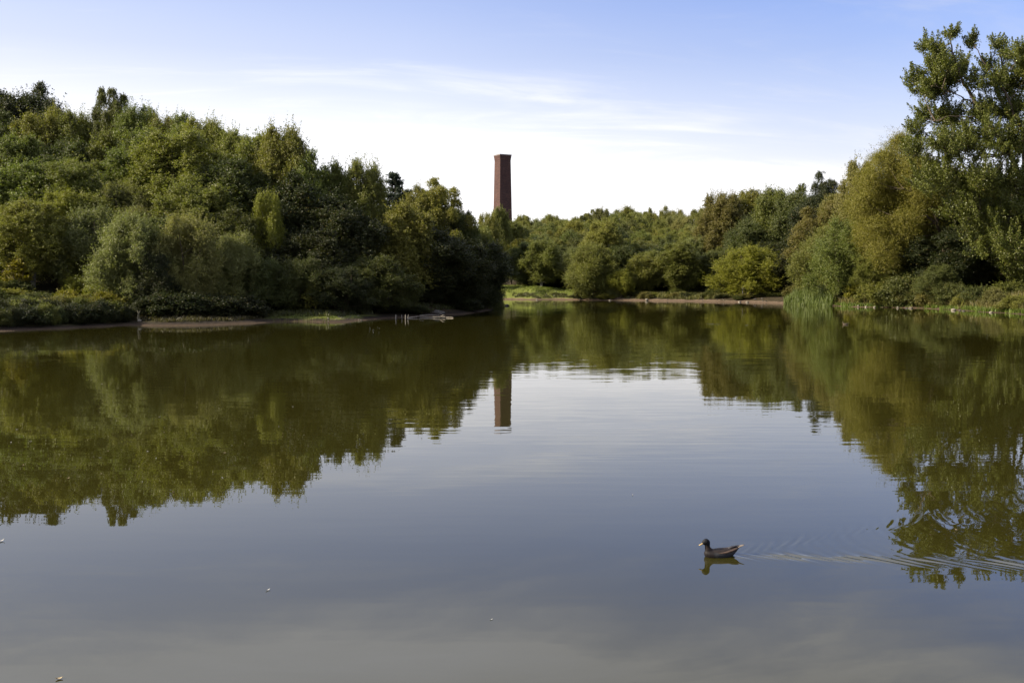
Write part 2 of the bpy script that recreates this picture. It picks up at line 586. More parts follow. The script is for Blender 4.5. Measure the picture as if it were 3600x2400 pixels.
def lobes_to_leaves(lobes, rng, ntw, nlf, droop, shoot, spread=0.07, vert=1.0, upbias=0.25):
    """twigs radiate inside each lobe (cx,cy,cz,r); leaves sit along the twigs"""
    Cs, Os = [], []
    for (cx, cy, cz, r) in lobes:
        c = np.array([cx, cy, cz])
        nt = int(ntw * max(0.35, (r / 1.3) ** 1.6))
        d = rng.normal(size=(nt, 3)) + np.array([0, 0, upbias])
        d /= np.linalg.norm(d, axis=1)[:, None]
        ln = r * rng.uniform(0.62, 1.10, nt)
        big = rng.uniform(size=nt) < shoot
        ln = np.where(big, ln * rng.uniform(1.15, 1.55, nt), ln)
        st = c + d * (r * 0.15)
        en = c + d * ln[:, None] * np.array([1, 1, vert])
        en[:, 2] += np.where(big, 0.30 * r, 0.0) + droop * r * rng.uniform(0.2, 1.0, nt)
        u = rng.beta(2.0, 1.15, size=(nt, nlf))
        p = st[:, None, :] + (en - st)[:, None, :] * u[:, :, None]
        p[:, :, 2] += droop * 0.6 * r * (u ** 2)
        p += rng.normal(size=p.shape) * spread * (1.1 - 0.4 * u[:, :, None])
        Cs.append(p.reshape(-1, 3))
        Os.append(np.repeat(d, nlf, axis=0))
    return np.concatenate(Cs), np.concatenate(Os)


def env_birch(t):
    return np.clip(np.sin(math.pi * (0.08 + 0.80 * np.clip(t, 0, 1) ** 0.9)), 0.02, 1) ** 0.75


def env_round(t):
    return np.sqrt(np.clip(1 - (2 * t - 1) ** 2, 0.02, 1)) * 0.95 + 0.05


def env_bush(t):
    return np.clip(1.02 - 0.55 * t ** 2.2, 0.1, 1) * np.clip(0.55 + 2.5 * t, 0, 1)


PROTOS = {}


def make_proto(key, seed, H, Wd, t0, env, nl, rl, ntw, nlf, L, Lw, droop, shoot, material, bark, vert=1.0, stems=1, upbias=0.25, axis_down=0.0, outw=0.55, flat=1.0):
    rng = np.random.default_rng(seed)
    lobes = []
    for i in range(nl):
        tt = (i + 0.5) / nl
        tt = tt ** 0.85 if env is env_birch else tt
        z = H * (t0 + (0.93 - t0) * tt)
        e = float(env(tt)) * Wd / 2
        az = i * 2.39996 + rng.uniform(-0.5, 0.5)
        r = Wd * rl * rng.uniform(0.78, 1.22) * (0.55 + 0.45 * float(env(tt)))
        rr = max(0.0, e - r * 0.8) * rng.uniform(0.75, 1.18)
        lobes.append((rr * math.cos(az), rr * math.sin(az), z + rng.uniform(-.04, .04) * H, r))
    # a filled heart so that the crown is not hollow
    for i in range(max(2, nl // 5)):
        lobes.append((rng.uniform(-.1, .1) * Wd, rng.uniform(-.1, .1) * Wd, H * (t0 + 0.12 + (0.72 - t0) * (i + .5) / max(2, nl // 5)), Wd * 0.22))
    C, O = lobes_to_leaves(lobes, rng, ntw, nlf, droop, shoot, 0.075 * H / 10, vert, upbias)
    C[:, 2] = np.maximum(C[:, 2], 0.12 * L)
    crown = leaves_mesh(key + "_crown", C, O, L, Lw, rng, material, outw=outw, axis_down=axis_down)
    parts = []
    for s in range(stems):
        a = s * 2 * math.pi / stems + rng.uniform(-.4, .4)
        lean = 0.0 if stems == 1 else 0.12 * Wd
        zz = np.linspace(-0.4, H * 0.86, 9)
        u = np.clip(zz / H, 0, 1)
        off = lean * u ** 0.8 * 2.0
        px = off * math.cos(a) + 0.02 * H * np.sin(u * 5 + s + seed)
        py = off * math.sin(a) + 0.02 * H * np.cos(u * 4.2 + s * 2 + seed) - 0.02 * H
        rad = (0.016 * H + 0.01) / (stems ** 0.4) * (1 - 0.9 * u)
        parts.append(tube(np.stack([px, py, zz], 1), rad, 7))
        base = np.stack([px, py, zz], 1)
        for (cx, cy, cz, r) in lobes[s::stems]:
            zs = max(0.08 * H, cz - 0.55 * math.hypot(cx, cy) - 0.06 * H)
            i0 = int(np.clip(np.searchsorted(zz, zs), 1, len(zz) - 1))
            p0 = base[i0 - 1] + (base[i0] - base[i0 - 1]) * np.clip((zs - zz[i0 - 1]) / (zz[i0] - zz[i0 - 1]), 0, 1)
            p2 = np.array([cx, cy, cz])
            p1 = (p0 + p2) / 2 + np.array([0, 0, -0.02 * H])
            uu = np.linspace(0, 1, 6)[:, None]
            path = (1 - uu) ** 2 * p0 + 2 * uu * (1 - uu) * p1 + uu ** 2 * p2
            r0 = 0.38 * (0.016 * H) * (1 - 0.6 * zs / H)
            parts.append(tube(path, np.linspace(r0, r0 * 0.3, 6), 5))
    V, Qq = join(parts)
    trunk = mesh_np(key + "_trunk", V, Qq, smooth=True, mat=bark)
    # normalise: the crown's real top and width are measured so that placing by size is exact
    top = float(np.percentile(C[:, 2], 99.93))
    wid = float(np.percentile(np.abs(C[:, 0]), 99.0) + np.percentile(np.abs(C[:, 1]), 99.0))
    PROTOS.setdefault(key.rsplit('_', 1)[0], []).append((trunk, crown, top, wid))


for i in range(4):
    make_proto("birch_%d" % i, 11 + i, 10, 5.8, 0.12, env_birch, 34 + 3 * i, 0.15, 270, 21, 0.105, 0.062, -0.15, 0.14, LEAF, BIRCH_BARK, vert=1.6, upbias=0.65)
for i in range(4):
    make_proto("willow_%d" % i, 31 + i, 8, 6.6, 0.08, env_bush, 30 + 3 * i, 0.155, 255, 20, 0.11, 0.048, 0.06, 0.16, LEAF, BARK, vert=1.5, stems=4, upbias=0.55)
for i in range(4):
    make_proto("broad_%d" % i, 51 + i, 10, 7.0, 0.12, env_round, 30 + 3 * i, 0.16, 235, 19, 0.115, 0.082, -0.04, 0.08, LEAF, BARK, vert=1.3, upbias=0.4)
for i in range(3):
    make_proto("weeping_%d" % i, 71 + i, 10, 5.2, 0.14, env_birch, 34, 0.15, 220, 22, 0.10, 0.056, -0.75, 0.05, LEAF, BIRCH_BARK, vert=0.9, upbias=0.2)
for i in range(3):
    make_proto("shrub_%d" % i, 91 + i, 2.2, 3.0, 0.10, env_bush, 15, 0.20, 420, 11, 0.085, 0.06, 0.0, 0.16, LEAF, BARK, stems=3, upbias=0.4)
make_proto("sapling_0", 101, 3.5, 2.0, 0.12, env_bush, 9, 0.25, 75, 9, 0.17, 0.10, 0.1, 0.35, LEAF, BARK, stems=2, upbias=0.8)

# pine: short dense tufts at the ends of rising branches
rng = np.random.default_rng(7)
lobes = []
for k_ in range(13):
    z = 3.0 + k_ * 0.58
    reach = max(0.15, 2.1 * (1 - (z - 2.4) / 8.6))
    for j in range(6 if k_ < 10 else 4):
        az = j * 1.05 + k_ * 0.6 + rng.uniform(-.25, .25)
        for q in (0.55, 1.0):
            rr = reach * q * rng.uniform(0.75, 1.2)
            lobes.append((rr * math.cos(az), rr * math.sin(az), z + 0.35 * rr + rng.uniform(-.1, .1), 0.30 + 0.10 * rng.uniform()))
lobes.append((0, 0, 10.0, 0.25))
C, O = lobes_to_leaves(lobes, rng, 70, 6, 0.15, 0.0, 0.04, 1.0, 0.5)
crown = leaves_mesh("pine_crown", C, O, 0.22, 0.05, rng, NEEDLE)
parts = [tube([(0, 0, -0.4), (0.05, 0, 4), (0, 0.05, 7), (0, 0, 10.1)], [0.2, 0.15, 0.08, 0.02], 7)]
for (cx, cy, cz, r) in lobes[1::2]:
    rr = math.hypot(cx, cy)
    parts.append(tube([(0, 0, cz - 0.45 * rr), (cx * .5, cy * .5, cz - 0.3 * rr), (cx, cy, cz)], [0.035, 0.025, 0.01], 4))
V, Qq = join(parts)
PROTOS['pine'] = [(mesh_np("pine_trunk", V, Qq, smooth=True, mat=BARK), crown, 10.3, 4.6)]

# albedo tints; the dark one also carries shade on the unlit trees
LEAFK = 0.86
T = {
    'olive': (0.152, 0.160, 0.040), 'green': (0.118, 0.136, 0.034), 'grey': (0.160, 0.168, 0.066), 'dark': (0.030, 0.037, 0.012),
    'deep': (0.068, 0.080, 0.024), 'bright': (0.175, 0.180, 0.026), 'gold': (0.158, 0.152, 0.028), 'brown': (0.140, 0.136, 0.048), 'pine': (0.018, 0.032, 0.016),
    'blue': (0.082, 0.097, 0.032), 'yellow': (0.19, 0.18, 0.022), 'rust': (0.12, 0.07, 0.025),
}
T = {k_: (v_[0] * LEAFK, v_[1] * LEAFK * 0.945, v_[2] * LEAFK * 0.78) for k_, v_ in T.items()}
NAMES = {'birch': 'birch_tree', 'weeping': 'birch_tree', 'willow': 'willow_tree', 'broad': 'broadleaf_tree', 'pine': 'pine_tree', 'shrub': 'shrub', 'sapling': 'young_tree'}
PR = random.Random(5)


def place(kind, x, y, H, Wd, tint, label, cat=None, group=None, z=None, sink=0.0):
    tr, cr, top, wid = PR.choice(PROTOS[kind])
    if z is None:
        z = hz(x, y)
    root = empty(NAMES[kind], (x, y, z - sink), PR.uniform(0, 6.28))
    Wd = min(Wd, H * 0.74) if kind in ('birch', 'weeping') else (min(Wd, H * 0.85) if kind == 'broad' else Wd)
    sw = Wd / wid * (1.28 if kind in ('birch', 'broad', 'weeping') else 1.1)
    shh = (H + sink) / top
    root.scale = (sw, sw, shh)
    t_ = link('trunk' if kind not in ('shrub',) else 'stem', tr, root)
    c_ = link('crown', cr, root)
    tc_ = T[tint]
    j = PR.uniform(0.86, 1.14)
    w_ = PR.uniform(0.93, 1.08)
    c_.color = (tc_[0] * j * w_, tc_[1] * j, tc_[2] * j / w_, 1)
    tag(root, label, cat or ('tree' if kind not in ('shrub',) else 'shrub'), group)
    return root


def tree(kind, px, ptop, D, wpx, tint, label, cat=None, group=None, sink=0.0):
    p = atd(px, ptop, D)
    z = hz(p.x, p.y)
    return place(kind, p.x, p.y, max(0.5, p.z - z), wpx / F * D, tint, label, cat, group, z, sink)


OCC = []        # (px, D) of hand placed trees, so that the fill keeps off them


def T1(kind, px, ptop, D, wpx, tint, label, **kw):
    OCC.append((px, D, wpx))
    return tree(kind, px, ptop, D, wpx, tint, label, **kw)


# ---- left hill, skyline from left to right
T1('broad', 15, 318, 112, 200, 'dark', "dark rounded tree on the hilltop at the left edge of the photo")
T1('broad', 122, 296, 113, 190, 'dark', "dark blue-green tree forming the highest hilltop crown at far left")
T1('birch', 200, 352, 108, 120, 'dark', "narrow dark birch on the right shoulder of the highest hilltop crown")
T1('birch', 262, 388, 104, 150, 'olive', "olive birch in the dip of the left hill's skyline")
T1('weeping', 392, 312, 104, 120, 'blue', "tall thin wispy birch sticking up alone from the left hill's skyline")
T1('birch', 470, 362, 103, 170, 'green', "birch on the skyline just right of the tall wispy birch")
T1('birch', 560, 402, 102, 130, 'olive', "pointed olive birch on the hill skyline, second right of the wispy birch")
T1('broad', 640, 398, 101, 120, 'green', "small green crown with a spiky tip on the middle of the hill skyline")
T1('birch', 715, 412, 99, 170, 'olive', "broad olive birch on the middle of the left hill's skyline")
T1('birch', 800, 450, 98, 150, 'olive', "rounded olive birch on the skyline left of the last high hill birch")
T1('broad', 905, 462, 97, 190, 'olive', "wide olive crown left of the twiggy-topped birch on the hill skyline")
T1('birch', 995, 436, 93, 170, 'olive', "twiggy-topped olive birch where the hill skyline starts falling to the right")
T1('broad', 1100, 534, 92, 170, 'green', "green crown on the falling skyline below the twiggy-topped birch")
T1('broad', 1180, 570, 93, 120, 'green', "small round crown on the falling hill skyline between two taller crowns")
T1('birch', 1280, 553, 93, 150, 'olive', "slim pale olive birch standing up from the lower hill skyline")
T1('pine', 1388, 612, 100, 190, 'pine', "dark blue-green pine poking above the birches left of the chimney")
T1('pine', 1432, 672, 102, 150, 'pine', "smaller dark pine directly right of the taller pine")
T1('birch', 1465, 648, 99, 110, 'olive', "small olive birch between the pines and the tall drooping birch")
T1('weeping', 1548, 626, 100, 170, 'olive', "tall pale drooping birch at the right end of the left hill's skyline")
T1('birch', 1625, 735, 101, 110, 'deep', "dark birch below and right of the tall pale drooping birch")
T1('broad', 1672, 800, 104, 90, 'green', "low green crown in the skyline notch left of the chimney")
# ---- left hill, second and front rows
T1('broad', 60, 570, 88, 250, 'green', "broad olive green tree on the slope at the left edge")
T1('birch', 300, 560, 92, 200, 'olive', "olive birch halfway up the hill above the yellow-green birch")
T1('birch', 215, 668, 82, 150, 'bright', "bright yellow-green birch low on the left slope")
T1('birch', 105, 700, 78, 200, 'olive', "pale birch on the left bank with its thin trunk showing above the brambles")
T1('willow', 330, 720, 80, 230, 'grey', "grey-green willow between the bright birch and the shore willows")
T1('birch', 620, 455, 92, 290, 'olive', "large pale birch high on the slope below the middle skyline")
T1('birch', 470, 520, 93, 240, 'green', "green birch crowning the dark hollow on the left slope")
T1('birch', 690, 620, 85, 240, 'olive', "pale birch below the large slope birch, right of the dark hollow")
T1('willow', 460, 738, 74.5, 235, 'grey', "silvery grey-green willow on the left shore above the pale stone")
T1('willow', 545, 880, 73.5, 150, 'dark', "low dark willow between the first two silvery shore willows")
T1('willow', 650, 740, 76, 215, 'grey', "tall silvery willow second along the left shore")
T1('willow', 825, 812, 78.5, 180, 'grey', "pointed silvery willow third along the left shore, above the brown bank")
T1('willow', 930, 905, 79, 190, 'deep', "dull low willow on the shore below the narrow lit birch")
T1('birch', 938, 672, 84, 105, 'bright', "narrow sunlit yellow-green birch standing out from the dark middle of the hill")
T1('willow', 1060, 905, 80, 190, 'deep', "dark shaded willow behind the grassy spit")
T1('willow', 1200, 935, 80, 190, 'dark', "low brownish willow on the shore right of the grassy spit")
T1('willow', 1320, 895, 84, 270, 'deep', "broad shaded grey willow beside the wooden stakes")
T1('broad', 1415, 715, 91, 190, 'olive', "sunlit green crown in the dark hillside below the pines")
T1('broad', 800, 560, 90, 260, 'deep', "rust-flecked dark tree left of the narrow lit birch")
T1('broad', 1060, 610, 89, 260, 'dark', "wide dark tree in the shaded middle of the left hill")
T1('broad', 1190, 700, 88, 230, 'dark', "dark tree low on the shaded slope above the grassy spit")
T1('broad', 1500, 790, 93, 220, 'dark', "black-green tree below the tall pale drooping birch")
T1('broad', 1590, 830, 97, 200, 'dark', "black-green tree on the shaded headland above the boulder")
T1('broad', 1680, 850, 103, 170, 'dark', "dark tree overhanging the water at the tip of the headland", sink=0.2)
T1('willow', 1480, 960, 93, 220, 'dark', "low dark willow hanging over the dead branches and boulder")
T1('willow', 1610, 960, 98, 190, 'dark', "low dark willow on the waterside of the headland")
T1('willow', 1715, 975, 105, 100, 'deep', "small leaning willow at the headland's tip by the pale sand")
# ---- behind the headland, round the chimney
T1('birch', 1716, 745, 165, 80, 'olive', "birch just left of the chimney's foot")
T1('birch', 1756, 728, 172, 70, 'olive', "slim birch whose top crosses the chimney's left edge")
T1('broad', 1800, 772, 176, 90, 'green', "tree covering the right side of the chimney's foot")
T1('birch', 1690, 790, 150, 90, 'green', "green birch in the skyline notch between headland and chimney")
# ---- far shore, front row
T1('broad', 1850, 850, 168, 120, 'blue', "blue-green tree at the left end behind the grassy mound")
T1('broad', 1935, 860, 169, 120, 'blue', "rounded blue-green tree behind the middle of the grassy mound")
T1('broad', 2000, 885, 167, 100, 'deep', "dark tree behind the right end of the grassy mound")
T1('willow', 2080, 850, 156, 160, 'olive', "tall bright willow touching the shore right of the grassy mound")
T1('birch', 2120, 775, 166, 130, 'olive', "pale birch rising behind the willow right of the grassy mound")
T1('broad', 2185, 945, 154, 70, 'bright', "small yellow-green bush overhanging the sandy far shore")
T1('broad', 2265, 895, 157, 180, 'olive', "round olive tree above the single white stone")
T1('birch', 2385, 850, 156, 130, 'green', "green tree with a thin pale trunk reaching the middle of the far shore")
T1('broad', 2440, 885, 160, 130, 'blue', "dark blue-green tree between the pale-trunked tree and the round willow")
T1('broad', 2510, 880, 157, 110, 'deep', "dark leafy tree left of the round willow")
T1('willow', 2640, 862, 147, 235, 'bright', "round bright olive willow bush alone on the shore beside the sign post")
T1('broad', 2645, 778, 158, 140, 'deep', "green crown directly above the round bright willow bush")
T1('broad', 2730, 850, 152, 140, 'dark', "black shaded tree between the round willow bush and the right bank")
T1('broad', 2790, 880, 144, 130, 'dark', "black shaded tree directly behind the reeds")
T1('broad', 2640, 668, 175, 190, 'olive', "broad crown on the skyline above the round willow bush")
T1('birch', 2540, 672, 170, 150, 'brown', "brownish birch where the far skyline steps up")
T1('broad', 2735, 660, 160, 150, 'green', "green crown on the skyline left of the loose topped tree")
T1('broad', 2810, 652, 156, 140, 'deep', "dark green crown just left of the loose topped tree")
T1('weeping', 2902, 604, 150, 110, 'dark', "dark loose topped tree standing highest on the far skyline")
T1('broad', 2860, 690, 148, 150, 'dark', "dark tree below the loose topped tree")
# ---- right bank
T1('weeping', 2890, 712, 134, 170, 'brown', "brown-olive birch at the left end of the right bank's trees")
T1('birch', 2965, 680, 134, 150, 'brown', "brown-olive birch on the skyline dip beside the golden willow")
T1('willow', 2900, 790, 128, 220, 'olive', "yellow-green willow reaching down to the reeds")
T1('willow', 2985, 760, 122, 240, 'green', "fresh green willow in front of the golden willow")
T1('birch', 3030, 560, 128, 140, 'brown', "thin brownish tree top on the skyline left of the poplar")
T1('birch', 3090, 880, 117, 150, 'green', "small green tree under the golden willow")
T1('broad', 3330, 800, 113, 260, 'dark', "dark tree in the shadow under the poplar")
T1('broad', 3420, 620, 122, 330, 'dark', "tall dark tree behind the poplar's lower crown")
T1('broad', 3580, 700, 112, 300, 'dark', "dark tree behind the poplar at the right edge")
T1('broad', 3250, 560, 132, 280, 'deep', "green tree behind the golden willow and the poplar")
T1('birch', 3300, 930, 108, 150, 'blue', "grey-green drooping young birch under the poplar")

# ---- fill of the woods
SKY = np.array([(0, 330), (150, 310), (200, 370), (330, 400), (440, 370), (600, 440), (700, 435), (850, 480), (1000, 480), (1050, 540), (1130, 560), (1220, 605),
                (1340, 660), (1450, 690), (1550, 690), (1600, 760), (1650, 830), (1700, 790), (1800, 790), (1950, 768), (2050, 752), (2150, 768), (2300, 748), (2450, 738), (2520, 695),
                (2700, 675), (2800, 668), (2960, 705), (3020, 660), (3080, 590), (3150, 540), (3250, 480), (3600, 430)], float)


def skycap(px):
    return float(np.interp(px, SKY[:, 0], SKY[:, 1]))


def free(px, D, wpx):
    for (a_, d_, w_) in OCC:
        if abs(d_ - D) < 3.8 and abs(a_ - px) < 0.33 * (w_ + wpx):
            return False
    return True


rr = random.Random(21)


def fill(region, n, kinds, Dr, pxr, topfn, wr, place_label, group, step):
    cnt = 0
    tries = 0
    while cnt < n and tries < n * 40:
        tries += 1
        D = rr.uniform(*Dr)
        px = rr.uniform(*pxr)
        x = (px - 1800) / F * D
        if float(sdist(np.array([x]), np.array([D]))[0]) < step:
            continue
        wm_ = rr.uniform(*wr)
        wpx = wm_ / D * F
        if not free(px, D, wpx):
            continue
        top = topfn(px, D)
        cap = skycap(px) + (6 if D < 135 else rr.uniform(-40, 8))
        top = max(top, cap + rr.uniform(0, 16))
        z = hz(x, D)
        ztop = atd(px, top, D).z
        if ztop - z < 3.2:
            continue
        kind, tint = rr.choice(kinds)
        OCC.append((px, D, wpx))
        place(kind, x, D, ztop - z, wm_, tint, place_label(px, top, kind, tint), group=group, z=z)
        cnt += 1
    print(region, cnt, tries)


TW = {'olive': 'olive', 'green': 'mid green', 'grey': 'grey-green', 'dark': 'dark', 'deep': 'deep green', 'bright': 'yellow-green', 'gold': 'golden', 'brown': 'brown-olive', 'blue': 'blue-green', 'pine': 'dark'}
KW = {'birch': 'birch', 'weeping': 'drooping birch', 'willow': 'willow', 'broad': 'round tree'}


def lab_left(px, top, kind, tint):
    row = 'high' if top < 560 else ('halfway up' if top < 720 else 'low')
    side_ = 'above the left bank' if px < 420 else ('above the silvery shore willows' if px < 850 else ('above the grassy spit' if px < 1250 else 'on the shaded side'))
    return "%s %s %s on the hill %s" % (TW[tint], KW[kind], row, side_)


def lab_far(px, top, kind, tint):
    row = 'top rows' if top < 800 else ('middle rows' if top < 870 else 'lower rows')
    side_ = 'beside the chimney' if px < 1950 else ('behind the grassy mound' if px < 2080 else ('above the white stone' if px < 2400 else 'above the round willow bush'))
    return "%s %s, %s of the far wood %s" % (TW[tint], KW[kind], row, side_)


def lab_right(px, top, kind, tint):
    return "%s %s deep in the wood behind the %s" % (TW[tint], KW[kind], 'reeds' if px < 2950 else ('golden willow' if px < 3300 else 'poplar'))


gl = "trees filling the slope of the left hill"
fill('hill low', 34, [('birch', 'olive'), ('birch', 'green'), ('willow', 'grey'), ('birch', 'deep')], (78, 90), (-60, 900), lambda p, D: 985 - (D - 70) * 20 - rr.uniform(-20, 60), (4.4, 6.4),
     lab_left, gl, 3.5)
fill('hill high', 46, [('birch', 'olive'), ('birch', 'olive'), ('birch', 'green'), ('broad', 'green'), ('birch', 'deep')], (88, 110), (-80, 1000),
     lambda p, D: 640 - (D - 88) * 14 - rr.uniform(-10, 60), (4.6, 6.6), lab_left, gl, 5)
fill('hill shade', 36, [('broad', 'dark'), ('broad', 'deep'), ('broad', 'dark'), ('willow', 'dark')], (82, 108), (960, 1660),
     lambda p, D: 900 - (D - 80) * 9 - rr.uniform(0, 90), (4.6, 6.4), lab_left, gl, 3.0)  # shade of the slope facing away is put into these leaf tints
fill('hill back', 12, [('birch', 'deep'), ('broad', 'dark')], (106, 124), (1080, 1560), lambda p, D: 820 - rr.uniform(0, 120), (5.5, 7.0), lab_left, gl, 3.0)
gf = "trees filling the wood beyond the far shore"
fill('far front', 26, [('birch', 'olive'), ('birch', 'deep'), ('broad', 'deep'), ('weeping', 'olive'), ('birch', 'grey')], (159, 172), (1830, 2560),
     lambda p, D: 905 - (D - 158) * 4 - rr.uniform(0, 40), (4.2, 6.0), lab_far, gf, 5)
fill('far mid', 74, [('birch', 'olive'), ('birch', 'green'), ('weeping', 'olive'), ('birch', 'grey'), ('birch', 'deep'), ('broad', 'green')], (172, 212), (1800, 2620),
     lambda p, D: 850 - (D - 172) * 1.6 - rr.uniform(-8, 40), (3.6, 5.4), lab_far, gf, 5)
fill('far back', 80, [('birch', 'olive'), ('birch', 'green'), ('weeping', 'olive'), ('broad', 'olive'), ('birch', 'brown')], (210, 262), (1740, 2680),
     lambda p, D: 790 - (D - 210) * 0.9 - rr.uniform(-8, 34), (3.8, 5.6), lab_far, gf, 5)
gr_ = "trees in the depth of the wood on the right"
fill('right far', 22, [('broad', 'deep'), ('broad', 'green'), ('birch', 'brown'), ('broad', 'dark')], (161, 180), (2560, 3250),
     lambda p, D: 790 - (D - 140) * 2.5 - rr.uniform(-50, 20), (5.0, 7.0), lab_right, gr_, 4)
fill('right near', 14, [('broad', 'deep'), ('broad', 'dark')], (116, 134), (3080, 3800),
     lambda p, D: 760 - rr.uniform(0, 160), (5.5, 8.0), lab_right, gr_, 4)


# ------------------------------------------------------------------ the poplar and the golden willow, each with its own limbs
def custom_tree(name, D, basepx, lobes_px, limbs_px, label, cat, tint, leafL, leafW, ntw, nlf, droop, shoot, material, seed, bark=BARK, depth=3.0, upbias=0.3, spread=0.1, axis_down=0.0, plumes=False):
    rng = np.random.default_rng(seed)
    bx = (basepx - 1800) / F * D
    bz = hz(bx, D)
    base = np.array([bx, D, bz])
    root = empty(name, tuple(base))
    lobes = []
    for (px, py, rp) in lobes_px:
        r = rp / F * D
        # the lobe is doubled front and back so the crown is as deep as it is wide
        for k_ in range(2 if rp > 55 else 1):
            dd = rng.uniform(-1, 1) * depth if k_ == 0 else rng.uniform(-1, 1) * depth * 1.2
            p = atd(px, py, D)
            lobes.append((p.x - bx + rng.uniform(-.3, .3), dd, p.z - bz, r * rng.uniform(0.85, 1.05)))
    sprays = []
    if plumes:
        Cs, Os = [], []
        for (cx, cy, cz, r) in lobes:
            c = np.array([cx, cy, cz])
            for _ in range(int(8 + 14 * r)):
                o = rng.normal(size=3)
                o /= np.linalg.norm(o)
                st = c + o * r * rng.uniform(0.0, 0.75)
                dv = o * 0.75 + np.array([-0.22, 0, 0.85]) + rng.normal(size=3) * 0.22
                dv /= np.linalg.norm(dv)
                ln = rng.uniform(0.9, 1.9) * (0.55 + 0.25 * r)
                m_ = int(ln * 92)
                u = rng.beta(1.1, 1.25, m_)
                rad = 0.24 * (1.05 - u) ** 0.8
                jit = rng.normal(size=(m_, 3)) * rad[:, None]
                p = st + dv * (u * ln)[:, None] + jit + np.array([0, 0, 0.12]) * (u ** 2)[:, None] * ln
                Cs.append(p)
                Os.append(jit / (np.linalg.norm(jit, axis=1)[:, None] + 1e-6))
                sprays.append((st, st + dv * ln * 0.5, st + dv * ln * 0.92 + np.array([0, 0, 0.1 * ln])))
        C, O = np.concatenate(Cs), np.concatenate(Os)
    else:
        C, O = lobes_to_leaves(lobes, rng, ntw, nlf, droop, shoot, spread, 1.1, upbias)
    C[:, 2] = np.maximum(C[:, 2], 0.8)
    crown = leaves_mesh(name + "_crown", C, O, leafL, leafW, rng, material, axis_down=axis_down)
    c_ = link('crown', crown, root)
    c_.color = rgba(T[tint]) if isinstance(tint, str) else rgba(tint)
    parts = []
    limbpts = []
    for (path, r0, r1) in limbs_px:
        pp = []
        for (px, py, dd) in path:
            p = atd(px, py, D)
            pp.append((p.x - bx, dd, p.z - bz))
        pp = np.array(pp)
        # resample with a slight wobble
        s = np.linspace(0, len(pp) - 1, 6 * (len(pp) - 1) + 1)
        q = np.stack([np.interp(s, np.arange(len(pp)), pp[:, i]) for i in range(3)], 1)
        q += rng.normal(size=q.shape) * 0.04
        q[0] = pp[0]
        parts.append(tube(q, np.linspace(r0, r1, len(q)), 8))
        limbpts.append(q)
    allp = np.concatenate(limbpts)
    for (cx, cy, cz, r) in lobes:
        c = np.array([cx, cy, cz])
        cand = allp[allp[:, 2] < cz - 0.1 * r]
        if not len(cand):
            cand = allp
        p0 = cand[np.argmin(np.linalg.norm((cand - c) * np.array([1, 1, 0.6]), axis=1))]
        mid = (p0 + c) / 2 + np.array([0, 0, -0.15 * np.linalg.norm(c - p0)])
        uu = np.linspace(0, 1, 7)[:, None]
        path = (1 - uu) ** 2 * p0 + 2 * uu * (1 - uu) * mid + uu ** 2 * c
        parts.append(tube(path, np.linspace(0.075, 0.02, 7), 5))
        for _ in range(5):
            e = c + rng.normal(size=3) * r * 0.5 + np.array([0, 0, 0.35 * r])
            parts.append(tube([path[5], (path[5] + e) / 2 + rng.normal(size=3) * .05, e], [0.025, 0.018, 0.008], 4))
    for sp3 in sprays:
        parts.append(tube(np.array(sp3), [0.022, 0.014, 0.005], 4))
    V, Qq = join(parts)
    link('trunk', mesh_np(name + "_trunk", V, Qq, smooth=True, mat=bark), root)
    tag(root, label, cat)
    return root


pop_lobes = [(3275, 118, 26), (3290, 165, 40), (3345, 105, 30), (3350, 160, 46), (3405, 130, 26), (3410, 190, 44), (3300, 220, 62), (3365, 240, 66), (3245, 250, 40), (3245, 320, 48),
             (3320, 310, 66), (3420, 300, 52), (3510, 130, 26), (3525, 185, 42), (3585, 150, 36), (3590, 215, 56), (3490, 200, 34), (3575, 290, 66), (3480, 290, 50), (3205, 462, 40), (3290, 395, 52),
             (3370, 405, 66), (3455, 400, 66), (3545, 390, 80), (3260, 520, 62), (3345, 510, 84), (3440, 510, 90), (3550, 510, 96), (3300, 620, 74), (3400, 640, 92), (3510, 650, 100),
             (3400, 730, 72), (3490, 765, 92), (3590, 770, 100), (3500, 860, 74), (3590, 890, 84), (3680, 180, 80), (3690, 330, 100), (3690, 480, 110), (3700, 660, 120), (3790, 420, 110), (3800, 600, 120), (3760, 800, 110),
             (3640, 950, 60)]
pop_lobes = [(a_, b_ + (30 if b_ < 260 else 8), c_) for (a_, b_, c_) in pop_lobes]
pop_limbs = [([(3672, 1062, 0), (3665, 900, 0.2), (3630, 720, 0.1), (3545, 540, -0.2), (3450, 410, -0.6), (3375, 300, -0.8), (3335, 190, -0.8), (3330, 130, -0.8)], 0.42, 0.03),
             ([(3600, 650, 0), (3570, 480, -1.5), (3505, 340, -1.8), (3440, 240, -1.6), (3400, 170, -1.5)], 0.17, 0.03),
             ([(3645, 780, 0), (3640, 560, 0.8), (3590, 380, 1.2), (3540, 220, 1.0), (3515, 140, 1.0)], 0.20, 0.03),
             ([(3655, 850, 0), (3720, 620, 0.5), (3740, 400, 0.3), (3700, 200, 0)], 0.22, 0.04),
             ([(3480, 450, -0.4), (3400, 420, -1.5), (3300, 420, -1.8), (3220, 450, -2.0)], 0.09, 0.02),
             ([(3430, 380, -0.6), (3350, 340, -1.2), (3260, 310, -1.4)], 0.08, 0.02)]
custom_tree('poplar_tree', 103, 3672, pop_lobes, pop_limbs, "huge glossy-leaved poplar with a leaning trunk, tallest tree at the right edge", 'tree', (0.090, 0.100, 0.020),
            0.13, 0.115, 62, 9, 0.10, 0.16, GLOSS, 5, depth=3.0, upbias=0.75, spread=0.15, plumes=True)
